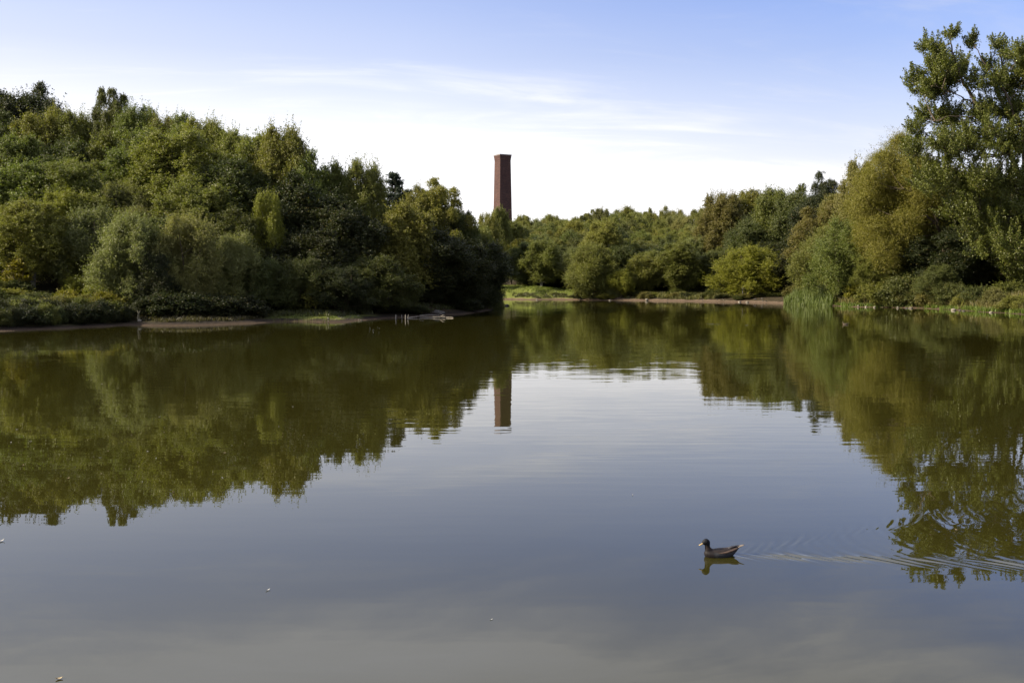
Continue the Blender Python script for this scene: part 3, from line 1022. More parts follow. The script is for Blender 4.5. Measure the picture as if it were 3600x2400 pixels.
wil_lobes = [(3190, 500, 60), (3110, 560, 70), (3180, 590, 80), (3050, 630, 60), (3130, 660, 84), (3030, 710, 64), (3215, 680, 84), (3090, 740, 80), (3050, 810, 70), (3160, 780, 84), (3250, 790, 72),
             (3085, 880, 66), (3180, 870, 76), (3265, 880, 62), (3110, 955, 50), (3200, 955, 50), (3280, 600, 74), (3280, 700, 70)]
wil_limbs = [([(3330, 1050, 0), (3318, 940, 0), (3300, 850, -1.2), (3262, 795, -2.6), (3215, 765, -3.2), (3160, 775, -3.2)], 0.30, 0.05),
             ([(3268, 800, -2.4), (3245, 735, -2.6), (3210, 700, -2.4), (3150, 670, -2.2)], 0.15, 0.04),
             ([(3305, 860, -0.8), (3290, 720, 0), (3230, 590, 0), (3190, 500, 0)], 0.16, 0.03)]
custom_tree('willow_tree', 117, 3330, wil_lobes, wil_limbs, "big golden-olive willow with a dark arching limb, left of the poplar", 'tree', 'gold',
            0.125, 0.052, 240, 20, -0.30, 0.10, LEAF, 9, depth=2.6, upbias=0.3, spread=0.12, axis_down=0.3)

# ------------------------------------------------------------------ shrubs on the banks (each one its own)
SH = [
    (40, 1010, 73, 150, 'olive', "olive bramble mound at the left edge of the left bank"), (130, 1030, 72, 120, 'deep', "dark bramble bush below the thin-trunked birch"),
    (210, 1035, 71, 120, 'brown', "brownish bramble on the crest of the left bank"), (95, 1085, 66, 120, 'olive', "low bramble hanging over the left bank near the photo's edge"),
    (190, 1100, 67, 100, 'dark', "dark low bush at the foot of the left bank"), (280, 1050, 71, 110, 'green', "green bramble in the middle of the left bank"),
    (375, 1020, 72, 110, 'yellow', "bright yellow-green bush catching the sun at the end of the left bank"), (330, 1000, 74, 90, 'bright', "fresh green bush behind the bright yellow-green bush"),
    (420, 1060, 70, 80, 'dark', "small dark bush beside the pale stump"), (20, 1100, 64, 110, 'dark', "dark bush overhanging the water at the left edge"),
    (270, 965, 77, 90, 'bright', "small young conifer-like shrub behind the left bank's crest"), (-20, 960, 80, 130, 'yellow', "sunlit yellow shrub cut by the left edge"),
    (560, 1085, 73, 110, 'dark', "dark shrub under the tall silvery willow"), (700, 1075, 75, 130, 'dark', "dark shrub above the brown bank"), (500, 1060, 74, 100, 'dark', "dark shrub behind the pale stone"),
    (1350, 1075, 84, 150, 'dark', "brown-black shrub on the shore behind the wooden stakes"), (1455, 1080, 86, 110, 'dark', "brown-black shrub left of the grey boulder"), (1640, 1040, 95, 110, 'dark', "dark shrub hanging over the headland's water"),
    (1700, 1050, 98, 70, 'dark', "small dark shrub at the headland's end"), (1742, 1030, 106, 60, 'deep', "thin arching shrub in front of the pale sand"),
    (2040, 1020, 157, 60, 'dark', "dark shrub between the grassy mound and the bright willow"), (2130, 1028, 153, 60, 'olive', "low olive shrub at the left of the sandy far shore"),
    (2155, 1005, 154, 40, 'grey', "small pale grey-green bush on the sandy far shore"), (2190, 1010, 156, 50, 'rust', "small reddish-brown bush above the bare sand slope"), (2240, 1020, 156, 60, 'green', "green shrub at the top of the bare sand slope"),
    (2310, 1018, 157, 70, 'dark', "dark shrub above the sand right of the white stone"), (2375, 1010, 154, 50, 'olive', "leafy shrub round the foot of the pale-trunked tree"), (2430, 1015, 155, 80, 'dark', "dark shrub on the shore between pale trunk and round willow"),
    (2520, 995, 153, 70, 'blue', "blue-green low shrub left of the round willow bush"), (2470, 1020, 154, 70, 'dark', "dark low shrub hanging over the middle of the far shore"),
    (2660, 1030, 150, 50, 'olive', "tiny olive shrub right of the sign post"), (2720, 1030, 149, 50, 'olive', "tiny olive shrub on the sand left of the reeds"),
    (2800, 1000, 137, 80, 'brown', "brownish shrub behind the left end of the reeds"), (2960, 1000, 121, 90, 'dark', "dark shrub at the foot of the green willow"), (3010, 985, 119, 80, 'yellow', "yellow-green shrub between the two green willows"),
    (3070, 990, 114, 110, 'green', "green shrub above the dark ledge on the right bank"), (3170, 960, 111, 140, 'blue', "blue-green layered shrub under the golden willow"), (3225, 985, 108, 110, 'grey', "grey-green shrub in the middle of the right bank"),
    (3140, 1030, 109, 90, 'green', "low shrub overhanging the right shore's red earth"), (3290, 1000, 105, 110, 'brown', "brown-stemmed shrub right of the grey-green shrub"), (3350, 985, 106, 110, 'blue', "dark bluish shrub beneath the poplar's lowest leaves"),
    (3430, 1000, 103, 100, 'blue', "layered dark green shrub behind the dumped bag"), (3540, 985, 101, 130, 'green', "green shrub behind the tall herbs near the right edge"), (3570, 1035, 92, 110, 'olive', "large pale herb bush at the right edge of the bank"),
    (3500, 1010, 97, 90, 'brown', "brownish herb bush right of the dumped bag"), (3385, 1030, 98, 70, 'olive', "olive herb bush left of the dumped bag"), (3260, 1040, 102, 70, 'olive', "small olive bush at the waterline below the grey-green shrub"),
]
SH += [(600, 1020, 71.5, 190, 'dark', "dark shrub overhanging the brown shore left of its middle"), (665, 1030, 71.8, 170, 'dark', "dark shrub overhanging the middle of the brown shore"),
       (760, 1030, 73.0, 190, 'dark', "dark shrub overhanging the right part of the brown shore"), (850, 1035, 74.5, 170, 'dark', "dark shrub where the brown shore meets the spit"),
       (530, 1040, 71.0, 150, 'dark', "dark shrub between the pale stone and the brown shore")]
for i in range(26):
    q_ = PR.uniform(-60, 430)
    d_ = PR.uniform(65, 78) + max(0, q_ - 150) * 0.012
    low = d_ < 69.5  # shade at the bank's foot is put into the low clumps' dark tints
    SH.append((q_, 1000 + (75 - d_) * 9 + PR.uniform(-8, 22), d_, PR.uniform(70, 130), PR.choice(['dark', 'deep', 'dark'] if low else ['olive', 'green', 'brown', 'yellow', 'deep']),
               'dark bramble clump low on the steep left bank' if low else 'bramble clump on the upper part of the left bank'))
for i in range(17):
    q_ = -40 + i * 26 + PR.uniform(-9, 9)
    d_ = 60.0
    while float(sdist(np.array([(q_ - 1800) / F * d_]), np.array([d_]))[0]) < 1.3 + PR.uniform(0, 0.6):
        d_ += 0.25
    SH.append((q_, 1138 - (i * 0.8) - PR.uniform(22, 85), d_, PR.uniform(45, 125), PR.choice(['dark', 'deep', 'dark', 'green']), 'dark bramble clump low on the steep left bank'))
for i in range(30):
    q_ = PR.uniform(2060, 2790)
    d_ = 147.0 if q_ < 2500 else 142.0
    while float(sdist(np.array([(q_ - 1800) / F * d_]), np.array([d_]))[0]) < PR.uniform(1.3, 5.0):
        d_ += 0.4
    SH.append((q_, 1030 + PR.uniform(-8, 12), d_, PR.uniform(30, 60), PR.choice(['dark', 'deep', 'olive', 'brown']), 'small bush in the uneven row behind the far sandy shore'))
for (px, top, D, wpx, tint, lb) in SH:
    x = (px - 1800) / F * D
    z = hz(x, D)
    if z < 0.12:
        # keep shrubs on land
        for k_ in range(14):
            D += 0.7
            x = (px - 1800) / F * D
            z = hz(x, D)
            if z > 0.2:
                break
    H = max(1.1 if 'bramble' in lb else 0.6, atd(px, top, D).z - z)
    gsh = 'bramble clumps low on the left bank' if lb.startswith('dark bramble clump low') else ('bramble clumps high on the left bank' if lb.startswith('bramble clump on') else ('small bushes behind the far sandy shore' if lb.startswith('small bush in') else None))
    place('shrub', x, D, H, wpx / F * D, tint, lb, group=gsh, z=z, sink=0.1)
T1('sapling', 60, 905, 76, 80, 'yellow', "bright yellow-green young tree at the left edge of the slope")
T1('sapling', 255, 905, 78, 70, 'green', "slim young tree behind the crest of the left bank")
T1('sapling', 345, 960, 75, 60, 'bright', "thin fresh green sapling left of the silvery shore willow")
T1('sapling', 800, 960, 77.5, 90, 'olive', "olive sapling at the foot of the pointed silvery willow")
T1('sapling', 1100, 985, 79, 80, 'olive', "faintly lit sapling in the shade behind the grassy spit")


# ------------------------------------------------------------------ herbs, grass, reeds (uncountable)
def blades(name, n, sampler, hgt, wid, tint, seed, label=None, lean=0.25, taper=None):
    rng = np.random.default_rng(seed)
    P = sampler(rng, n)                       # (m,2)
    z = height(P[:, 0], P[:, 1])
    n = len(P)
    h = hgt[0] + (hgt[1] - hgt[0]) * rng.uniform(size=n) ** 1.5
    if taper is not None:
        h = h * taper(P)
    az = rng.uniform(0, 2 * math.pi, n)
    side_ = np.stack([np.cos(az), np.sin(az), np.zeros(n)], 1)
    la = rng.uniform(0, 2 * math.pi, n)
    ln = lean * h * rng.uniform(0.2, 1.0, n)
    bend = np.stack([np.cos(la) * ln, np.sin(la) * ln, np.zeros(n)], 1)
    base = np.stack([P[:, 0], P[:, 1], z - 0.05], 1)
    wv = (wid * rng.uniform(0.6, 1.3, n))[:, None]
    up = np.array([0, 0, 1.0])
    m = base + up * (h * 0.55)[:, None] + bend * 0.35
    tp = base + up * h[:, None] + bend
    V = np.stack([base - side_ * wv * .5, base + side_ * wv * .5, m + side_ * wv * .45, m - side_ * wv * .45, tp], 1)
    V = V.reshape(-1, 3)
    k = np.arange(n)[:, None] * 5
    Q = k + np.array([[0, 1, 2, 3]])
    Tt = k + np.array([[3, 2, 4]])
    me = mesh_np(name, V, Q, Tt, mat=LEAF)
    a = me.attributes.new('leafvar', 'FLOAT', 'POINT')
    # tufts share a shade
    cell = np.floor(P[:, 0] * 1.3) * 12.9898 + np.floor(P[:, 1] * 0.9) * 78.233
    tuft = np.abs(np.sin(cell) * 43758.5453) % 1.0
    vv = np.clip(0.6 * tuft + 0.4 * rng.uniform(size=n), 0, 1)
    a.data.foreach_set('value', np.repeat(vv, 5).astype(np.float32))
    o = link(name, me)
    o.color = rgba(T[tint]) if isinstance(tint, str) else rgba(tint)
    tag(o, label, None, None, 'stuff')
    return o


def band(pxr, Dr, drange, clump=0.0, thin=None):
    """points whose distance from the shoreline lies in drange (metres inland)"""
    def f(rng, n):
        out = []
        got = 0
        while got < n:
            m = n * 3
            px = rng.uniform(pxr[0], pxr[1], m)
            D = rng.uniform(Dr[0], Dr[1], m)
            x = (px - 1800) / F * D
            d = sdist(x, D)
            ok = (d > drange[0]) & (d < drange[1])
            if clump > 0:
                ok &= (wob(x, D, 1.1, 3.0) + 0.8 * wob(x, D, 3.1, 5.0) + rng.normal(size=m) * 0.25) > (clump - 0.5)
            x, D = x[ok], D[ok]
            out.append(np.stack([x, D], 1))
            got += len(x)
            if len(x) == 0:
                break
        return np.concatenate(out)[:n]
    return f


blades("reeds", 3400, band((2755, 2925), (118, 142), (-1.5, 2.4), 0.35), (0.8, 2.4), 0.07, (0.085, 0.105, 0.028), 3, "green reeds standing in the water at the left end of the right bank", lean=0.28,
       taper=lambda P: (0.55 + 0.55 * np.clip(wob(P[:, 0], P[:, 1], 1.4, 2.0) + 0.4, 0, 1)) * np.clip(0.35 + (1800 + F * P[:, 0] / P[:, 1] - 2755) / 80, 0.3, 1) * np.clip(1.1 - sdist(P[:, 0], P[:, 1]) * -0.35, 0.4, 1.2))
blades("bank_herbs", 26000, band((2930, 3760), (80, 125), (0.7, 7), 0.35), (0.25, 1.15), 0.07, (0.115, 0.098, 0.032), 4, "dry olive herbs and tall grass covering the right bank", lean=0.5)
blades("shore_grass", 9000, band((2930, 3760), (80, 125), (0.2, 1.6), 0.75), (0.2, 0.6), 0.06, (0.09, 0.12, 0.02), 14, "bright grass tufts along the water's edge of the right bank", lean=0.6)
blades("bank_scrub", 30000, band((-120, 480), (58, 84), (2.6, 11), 0.55), (0.12, 0.5), 0.055, (0.075, 0.072, 0.022), 5, "rough olive grass and scrub covering the left bank", lean=0.6)
blades("meadow_grass", 22000, band((1735, 2075), (152, 172), (2.6, 16)), (0.08, 0.22), 0.10, (0.125, 0.145, 0.028), 6, "short sunlit grass on the mound at the far end of the lake", lean=0.7)
blades("mound_edge_herbs", 3600, band((1800, 2110), (150, 166), (1.2, 2.6), 0.55), (0.12, 0.38), 0.08, (0.055, 0.055, 0.018), 7, "rough grass hanging over the bank edge of the far mound", lean=0.7)
blades("spit_grass", 9000, band((930, 1185), (72, 82), (1.3, 8)), (0.05, 0.16), 0.045, (0.085, 0.10, 0.018), 8, "short grass on the low spit of the left shore", lean=0.7)
blades("spit_reeds", 80, band((960, 1160), (71, 76), (-0.35, 0.6), 0.3), (0.25, 0.6), 0.03, (0.06, 0.06, 0.02), 9, "thin reed stems at the waterline of the spit", lean=0.15)
blades("far_shore_herbs", 15000, band((2060, 2800), (145, 166), (1.3, 9), 0.7), (0.1, 0.75), 0.09, (0.095, 0.090, 0.028), 10, "low herbs along the sandy far shore", lean=0.6)
blades("brown_bank_grass", 16000, band((470, 940), (66, 80), (1.3, 7), 0.25), (0.08, 0.35), 0.05, (0.050, 0.042, 0.018), 17, "dull brown grass and litter on the shaded slope of the left shore", lean=0.8)  # blade colour kept dark to carry the slope's shade
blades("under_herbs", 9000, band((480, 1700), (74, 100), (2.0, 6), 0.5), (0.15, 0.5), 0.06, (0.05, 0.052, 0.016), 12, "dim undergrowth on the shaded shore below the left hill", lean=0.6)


# ------------------------------------------------------------------ chimney
brick, t, b = mat("brick", (0.2, 0.08, 0.06), 0.9, 0.15)
tcn = t.new('ShaderNodeTexCoord')
ob = t.new('ShaderNodeSeparateXYZ', ins={0: tcn.outputs['Object']})
ucoord = t.math('ADD', ob.outputs[0], ob.outputs[1])
bv = t.new('ShaderNodeCombineXYZ', ins={0: ucoord, 1: ob.outputs[2], 2: 0.0})
bt = t.new('ShaderNodeTexBrick', ins={'Vector': bv.outputs[0], 'Color1': rgba((0.088, 0.043, 0.034)), 'Color2': rgba((0.042, 0.023, 0.021)), 'Mortar': rgba((0.065, 0.050, 0.045)),
                                      'Scale': 1.0, 'Mortar Size': 0.012, 'Brick Width': 0.46, 'Row Height': 0.15})
nn = t.noise(t.vmath('MULTIPLY', tcn.outputs['Object'], (1, 1, 0.5)), 0.7, 6, 0.6).outputs['Fac']
nn2 = t.noise(t.vmath('MULTIPLY', tcn.outputs['Object'], (1, 1, 0.12)), 2.2, 4, 0.6).outputs['Fac']
cc_ = t.mix(t.mapr(nn, 0.35, 0.7, 0.0, 0.55), bt.outputs['Color'], rgba((0.050, 0.028, 0.028)))
cc_ = t.mix(t.mapr(nn2, 0.52, 0.72, 0.0, 0.4), cc_, rgba((0.095, 0.062, 0.053)))
# soot near the mouth
cc_ = t.mix(t.mapr(ob.outputs[2], 27.0, 31.0, 0.0, 0.45), cc_, rgba((0.06, 0.04, 0.04)))
t.put(b.inputs['Base Color'], cc_)
stone = noisy("coping", (0.12, 0.10, 0.095), (0.2, 0.17, 0.16), 3, 0.9)
CD = 228.0
ct = atd(1767, 545, CD)
cbz = hz(ct.x, CD)
CHH = ct.z - cbz
side_top = 58 / F * CD / (math.cos(math.radians(29)) + math.sin(math.radians(29)))
ch = empty('chimney', (ct.x, CD, cbz), math.radians(29))
tag(ch, "tall square tapering red brick factory chimney rising above the trees", 'chimney')


def square_loft(levels, inner=None, mat_=None, name='stack'):
    V, Qs = [], []
    for (z, s) in levels:
        h = s / 2
        V += [(-h, -h, z), (h, -h, z), (h, h, z), (-h, h, z)]
    for i in range(len(levels) - 1):
        for j in range(4):
            Qs.append((i * 4 + j, i * 4 + (j + 1) % 4, (i + 1) * 4 + (j + 1) % 4, (i + 1) * 4 + j))
    return mesh_np(name, V, Qs, mat=mat_)


sT = side_top * 0.985
sB = sT * 1.30
lv = [(-1, sB * 1.03), (0, sB)]
for i in range(1, 13):
    u = i / 12
    lv.append((u * (CHH - 1.25), sB + (sT * 0.985 - sB) * u))
lv += [(CHH - 1.25, sT * 0.985), (CHH - 0.25, sT * 1.065)]
# flue: goes back down inside
lv += [(CHH - 0.249, sT * 0.72), (CHH - 6, sT * 0.70), (CHH - 6.01, 0.02)]
link('stack', square_loft(lv, mat_=brick, name='stack'), ch)
# flared corbelled head: steps
steps = []
z0 = CHH - 1.22
for i in range(7):
    s = sT * (1.0 + 0.012 + 0.07 * (i / 6) ** 1.6)
    steps += [(z0 + i * 0.14, s), (z0 + (i + 1) * 0.14 - 0.003, s)]
link('corbelled_head', square_loft(steps, mat_=brick, name='corbelled_head'), ch)
cop = [(CHH - 0.24, sT * 0.74), (CHH - 0.24, sT * 1.10), (CHH - 0.02, sT * 1.11), (CHH, sT * 1.09), (CHH, sT * 0.73), (CHH - 0.24, sT * 0.73)]
link('coping', square_loft(cop, mat_=stone, name='coping'), ch)


# ------------------------------------------------------------------ stones, stakes, sign and other things by the water
def rock_mesh(name, seed, mat_, flat=0.6):
    rng = np.random.default_rng(seed)
    bm = bmesh.new()
    bmesh.ops.create_icosphere(bm, subdivisions=3, radius=1.0)
    dirs = rng.normal(size=(9, 3))
    dirs /= np.linalg.norm(dirs, axis=1)[:, None]
    lim = rng.uniform(0.62, 0.92, 9)
    for v in bm.verts:
        p = np.array(v.co)
        for d_, l_ in zip(dirs, lim):       # facets
            k_ = p @ d_ - l_
            if k_ > 0:
                p = p - d_ * k_ * 0.85
        p += 0.03 * np.sin(p[[1, 2, 0]] * 7 + seed)
        p[2] *= flat
        v.co = p
    me = bpy.data.meshes.new(name)
    bm.to_mesh(me)
    bm.free()
    me.materials.append(mat_)
    return me


ROCK_PALE = noisy("pale_stone", (0.10, 0.088, 0.072), (0.21, 0.185, 0.15), 4, 0.9, 0.2, 0.02)
ROCK_GREY = noisy("grey_stone", (0.0490, 0.0448, 0.0406), (0.1050, 0.0959, 0.0840), 4, 0.9, 0.2, 0.02)
ROCK_DARK = noisy("dark_stone", (0.035, 0.03, 0.028), (0.07, 0.06, 0.055), 4, 0.7, 0.4, 0.02)
RM = {'p': [rock_mesh("pale_stone", 1, ROCK_PALE), rock_mesh("pale_stone", 2, ROCK_PALE, 0.8)], 'g': [rock_mesh("grey_stone", 3, ROCK_GREY), rock_mesh("grey_stone", 4, ROCK_GREY, 0.5)],
      'd': [rock_mesh("dark_stone", 5, ROCK_DARK, 0.55)]}


def stone_at(px, py, wpx, hpx, kind, label, group=None):
    p = ground(px, py)
    z = hz(p.x, p.y)
    zz = max(z, 0.0)
    D = p.y
    s = wpx / F * D / 2 * 0.85
    h = hpx / F * D * 0.62
    me = PR.choice(RM[kind])
    o = link('stone', me)
    o.location = (p.x, p.y, zz + h * 0.25)
    o.scale = (s * 1.1, s, h * 0.95)
    o.rotation_euler = (PR.uniform(-.2, .2), PR.uniform(-.2, .2), PR.uniform(0, 6.28))
    tag(o, label, 'stone', group)


for s_ in [(492, 1141, 20, 15, 'p', "pale grey rounded stone at the waterline below the left shore's silvery willow"),
           (749, 1137, 7, 7, 'p', "tiny white stone on the brown bank left of the spit"), (904, 1128, 16, 10, 'g', "grey stone at the left end of the grassy spit"),
           (1783, 1075, 21, 13, 'd', "dark rock standing in the water between the headland and the far mound"),
           (1728, 1046, 16, 14, 'p', "pale boulder under the arching shrub at the headland's tip"),
           (2273, 1057, 15, 14, 'p', "single white upright stone on the middle of the sandy far shore"),
           (2144, 1056, 11, 7, 'p', "white stone at the foot of the bare sand slope"),
           (2600, 1062, 12, 9, 'p', "round pale stone just left of the sign post"), (2627, 1063, 14, 9, 'p', "pale stone with a dark side just right of the sign post"),
           (2655, 1062, 16, 9, 'd', "dark stone on the sand right of the sign post"), (2680, 1062, 12, 7, 'g', "small grey stone farthest right of the sign post"),
           (2725, 1061, 34, 8, 'p', "long flat pale slab of rock on the sand left of the reeds"),
           (2040, 1054, 12, 5, 'p', "tiny white stone on the shore under the bright willow"), (1888, 1054, 9, 5, 'p', "small pale stone on the shore below the grassy mound"),
           (3018, 1079, 10, 8, 'p', "first small pale stone from the reeds on the right shore"), (3044, 1080, 9, 9, 'p', "second small pale stone from the reeds on the right shore"),
           (3074, 1081, 10, 10, 'p', "third small pale stone from the reeds on the right shore"), (3156, 1083, 9, 12, 'p', "narrow pale stone below the low overhanging shrub"),
           (3187, 1084, 12, 8, 'g', "greyish stone left of the flat pale stone on the right shore"), (3202, 1084, 18, 7, 'p', "flat pale stone in the middle of the right shore"),
           (3352, 1091, 18, 12, 'p', "angular pale stone on the red earth left of the dumped bag"), (3375, 1092, 10, 8, 'g', "small grey stone touching the angular pale stone"),
           (3388, 1094, 14, 8, 'g', "flat grey stone at the waterline left of the dark tussock"), (3484, 1099, 17, 10, 'p', "pale stone at the waterline below the dumped bag"),
           (3508, 1066, 8, 9, 'p', "round pale object-sized stone beneath the dark dumped bag")]:
    stone_at(*s_)
# random small pebbles of the spit's tip and of the far beach
for i in range(26):
    px = PR.uniform(1150, 1272)
    py = 1131 - (px - 1150) * 0.05 + PR.uniform(-9, 2)
    stone_at(px, py, PR.uniform(5, 11), PR.uniform(3, 5), PR.choice('gp'), "small stone in the gravel at the tip of the grassy spit", "stones on the tip of the spit")
for i in range(30):
    px = PR.uniform(2060, 2780)
    py = float(np.interp(px, [2060, 2300, 2600, 2780], [1054, 1057, 1062, 1066])) + PR.uniform(-2.0, 0.2)
    stone_at(px, py, PR.uniform(4, 9), PR.uniform(3, 5), PR.choice('gpg'), "one of the small stones strewn along the far sandy shoreline", "small stones along the far shoreline")

# boulder and slabs by the headland
p = ground(1540, 1108)
bo = link('boulder', rock_mesh("boulder", 8, ROCK_GREY, 0.7))
bo.location = (p.x, p.y, 0.22)
bo.scale = (0.62, 0.5, 0.42)
tag(bo, "big grey boulder at the waterline under the dark headland trees", 'boulder')
WOOD = noisy("bleached_wood", (0.2100, 0.1890, 0.1610), (0.1260, 0.1050, 0.0840), 5, 0.85, 0.2, 0.01, stretch=(1, 1, 0.3))


def branch_obj(name, pp, r0, r1, label, cat, material=WOOD, extra=()):
    parts = [tube(pp, np.linspace(r0, r1, len(pp)), 8)]
    for e in extra:
        parts.append(tube(e, np.linspace(r1 * 1.2, r1 * 0.5, len(e)), 6))
    V, Qq = join(parts)
    o = link(name, mesh_np(name, V, Qq, smooth=True, mat=material))
    tag(o, label, cat)
    return o


def gp(px, py, z=0.0):
    q = ground(px, py)
    return (q.x, q.y, z)


branch_obj('driftwood', [gp(1432, 1119, 0.03), gp(1470, 1116.5, 0.09), gp(1520, 1117, 0.06), gp(1566, 1118, 0.10)], 0.055, 0.03, "long bleached branch lying in the water in front of the boulder", 'driftwood',
           extra=[[gp(1470, 1116.5, 0.08), gp(1478, 1118, 0.2), gp(1490, 1118.5, 0.22)], [gp(1545, 1117.5, 0.07), gp(1556, 1119, 0.24), gp(1563, 1119, 0.26)]])
branch_obj('driftwood', [gp(1475, 1112.5, 0.07), gp(1510, 1111.5, 0.12), gp(1545, 1112, 0.07)], 0.05, 0.03, "shorter pale branch lying just under the boulder", 'driftwood')
branch_obj('driftwood', [gp(1568, 1117, 0.04), gp(1585, 1117.5, 0.05), gp(1594, 1118, 0.03)], 0.04, 0.02, "small bleached stick floating at the right end of the long branch", 'driftwood')
# wooden stakes standing in the water
for (px, py, hpx, ln, lb) in [(1391, 1122, 17, 0.02, "leftmost of the four pale wooden stakes standing in the water by the headland"),
                              (1414, 1121, 15, -0.04, "second of the four pale stakes, the thinnest and darkest"),
                              (1425.5, 1123, 18, 0.0, "third of the four pale stakes standing in the water"),
                              (1433.5, 1122, 17, 0.05, "rightmost of the four pale stakes, touching the long bleached branch")]:
    q = ground(px, py)
    h = hpx / F * q.y
    r = 0.036 if 'thinnest' not in lb else 0.026
    pts_ = [(q.x, q.y, -0.3), (q.x + ln * 0.3, q.y, 0.0), (q.x + ln * .6, q.y, h * 0.6), (q.x + ln, q.y, h * 0.93), (q.x + ln, q.y, h)]
    V, Qq = tube(pts_, [r * 1.1, r * 1.05, r, r * 0.7, 0.008], 8)
    o = link('stake', mesh_np("stake", V, Qq, smooth=True, mat=WOOD))
    tag(o, lb, 'stake', "wooden stakes in the water")
# pale broken stump on the left bank
q = ground(466, 1143)
sx, sy = q.x, q.y + 1.1
sz = hz(sx, sy) - 0.25
V1 = tube([(sx, sy, sz - .1), (sx + .03, sy, sz + .25), (sx - .05, sy, sz + .5), (sx + .02, sy, sz + .8), (sx - .04, sy, sz + 1.0)], [0.10, 0.07, 0.06, 0.055, 0.02], 8)
V2 = tube([(sx, sy, sz + .75), (sx + .09, sy, sz + .9), (sx + .16, sy, sz + 1.0)], [0.04, 0.03, 0.012], 6)
V3 = tube([(sx, sy, sz + .3), (sx + .1, sy, sz + .45), (sx + .1, sy, sz + .62)], [0.035, 0.025, 0.01], 6)
V, Qq = join([V1, V2, V3])
tag(link('tree_stump', mesh_np("tree_stump", V, Qq, smooth=True, mat=noisy("pale_dead_wood", (0.20, 0.18, 0.12), (0.09, 0.08, 0.05), 6, 0.9))), "slender pale broken stump at the end of the left bank", 'stump')

# sign post on the far shore
q = ground(2612, 1059.5)
sx, sy = q.x, q.y + 0.2
sz = max(hz(sx, sy), 0.0)
sg = empty('sign_post', (sx, sy, sz), 0.0)
tag(sg, "thin leaning grey post with a small blank dark sign board on the far shore", 'sign')
PM = noisy("weathered_post", (0.1400, 0.1330, 0.1260), (0.2100, 0.1960, 0.1820), 5, 0.8)
V, Qq = tube([(0.06, 0, -0.3), (0.0, 0, 0.5), (-0.05, 0, 1.0), (-0.1, 0, 1.62)], [0.04, 0.04, 0.038, 0.036], 8)
link('post', mesh_np("post", V, Qq, smooth=True, mat=PM), sg)
bm = bmesh.new()
bmesh.ops.create_cube(bm, size=1.0)
bmesh.ops.scale(bm, vec=(0.36, 0.03, 0.46), verts=bm.verts)
bmesh.ops.bevel(bm, geom=bm.edges[:], offset=0.01, segments=2, affect='EDGES')
bmesh.ops.translate(bm, vec=(0.10, -0.052, 1.36), verts=bm.verts)
me = bpy.data.meshes.new("sign_board")
bm.to_mesh(me)
bm.free()
me.materials.append(noisy("sign_board", (0.045, 0.04, 0.075), (0.065, 0.06, 0.10), 6, 0.6))
link('sign_board', me, sg)

# dumped dark bag with pale plastic on the right bank
q = atd(3507, 1056, 98.0)
bx, by = q.x, q.y
bz = hz(bx, by)
bz = max(bz, q.z - 0.25)
bm = bmesh.new()
bmesh.ops.create_icosphere(bm, subdivisions=4, radius=1.0)
for v in bm.verts:
    x, y, z = v.co
    sag = 1 + 0.16 * math.sin(5 * x + 2 * z) * math.cos(4 * y) + 0.08 * math.sin(11 * x + 7 * z)
    v.co = Vector((x * 0.40 * sag, y * 0.22 * sag, max(z, -0.7) * 0.20 * sag + 0.12 * x * abs(x)))
me = bpy.data.meshes.new("bag")
bm.to_mesh(me)
bm.free()
me.polygons.foreach_set('use_smooth', [True] * len(me.polygons))
me.materials.append(noisy("navy_cloth", (0.012, 0.012, 0.028), (0.022, 0.020, 0.045), 7, 0.7, 0.3, 0.02))
bg_ = link('bag', me)
bg_.location = (bx, by, bz + 0.17)
tag(bg_, "dark navy bag dumped among the herbs on the right bank", 'bag')
SHEET = noisy("pale_plastic", (0.2772, 0.2640, 0.2772), (0.1980, 0.1848, 0.1980), 8, 0.5, 0.4)
rng = np.random.default_rng(3)
nu, nv = 10, 14
V = []
for i in range(nu):
    for j in range(nv):
        u, v = i / (nu - 1), j / (nv - 1)
        # lies flat to the left, then stands up against the bag
        x = -0.62 + 0.42 * min(v * 2, 1.0) + 0.05 * max(0, v * 2 - 1)
        z = 0.02 + 0.40 * max(0.0, v * 2 - 1) + 0.02 * math.sin(9 * u + 5 * v)
        y = -0.10 + 0.20 * u + 0.02 * math.sin(12 * v + u * 4)
        V.append((x, y, z + 0.10))
V += [(x, y, z - 0.012) for (x, y, z) in V]
nn_ = nu * nv
Qs = []
for i in range(nu - 1):
    for j in range(nv - 1):
        a_ = i * nv + j
        Qs.append((a_, a_ + 1, a_ + nv + 1, a_ + nv))
        Qs.append((a_ + nn_, a_ + nv + nn_, a_ + nv + 1 + nn_, a_ + 1 + nn_))
ps = link('plastic_sheet', mesh_np("plastic_sheet", V, Qs, smooth=True, mat=SHEET))
ps.location = (bx, by - 0.12, bz + 0.06)
tag(ps, "crumpled pale grey plastic sheet propped against the left of the dumped bag", 'plastic sheet')

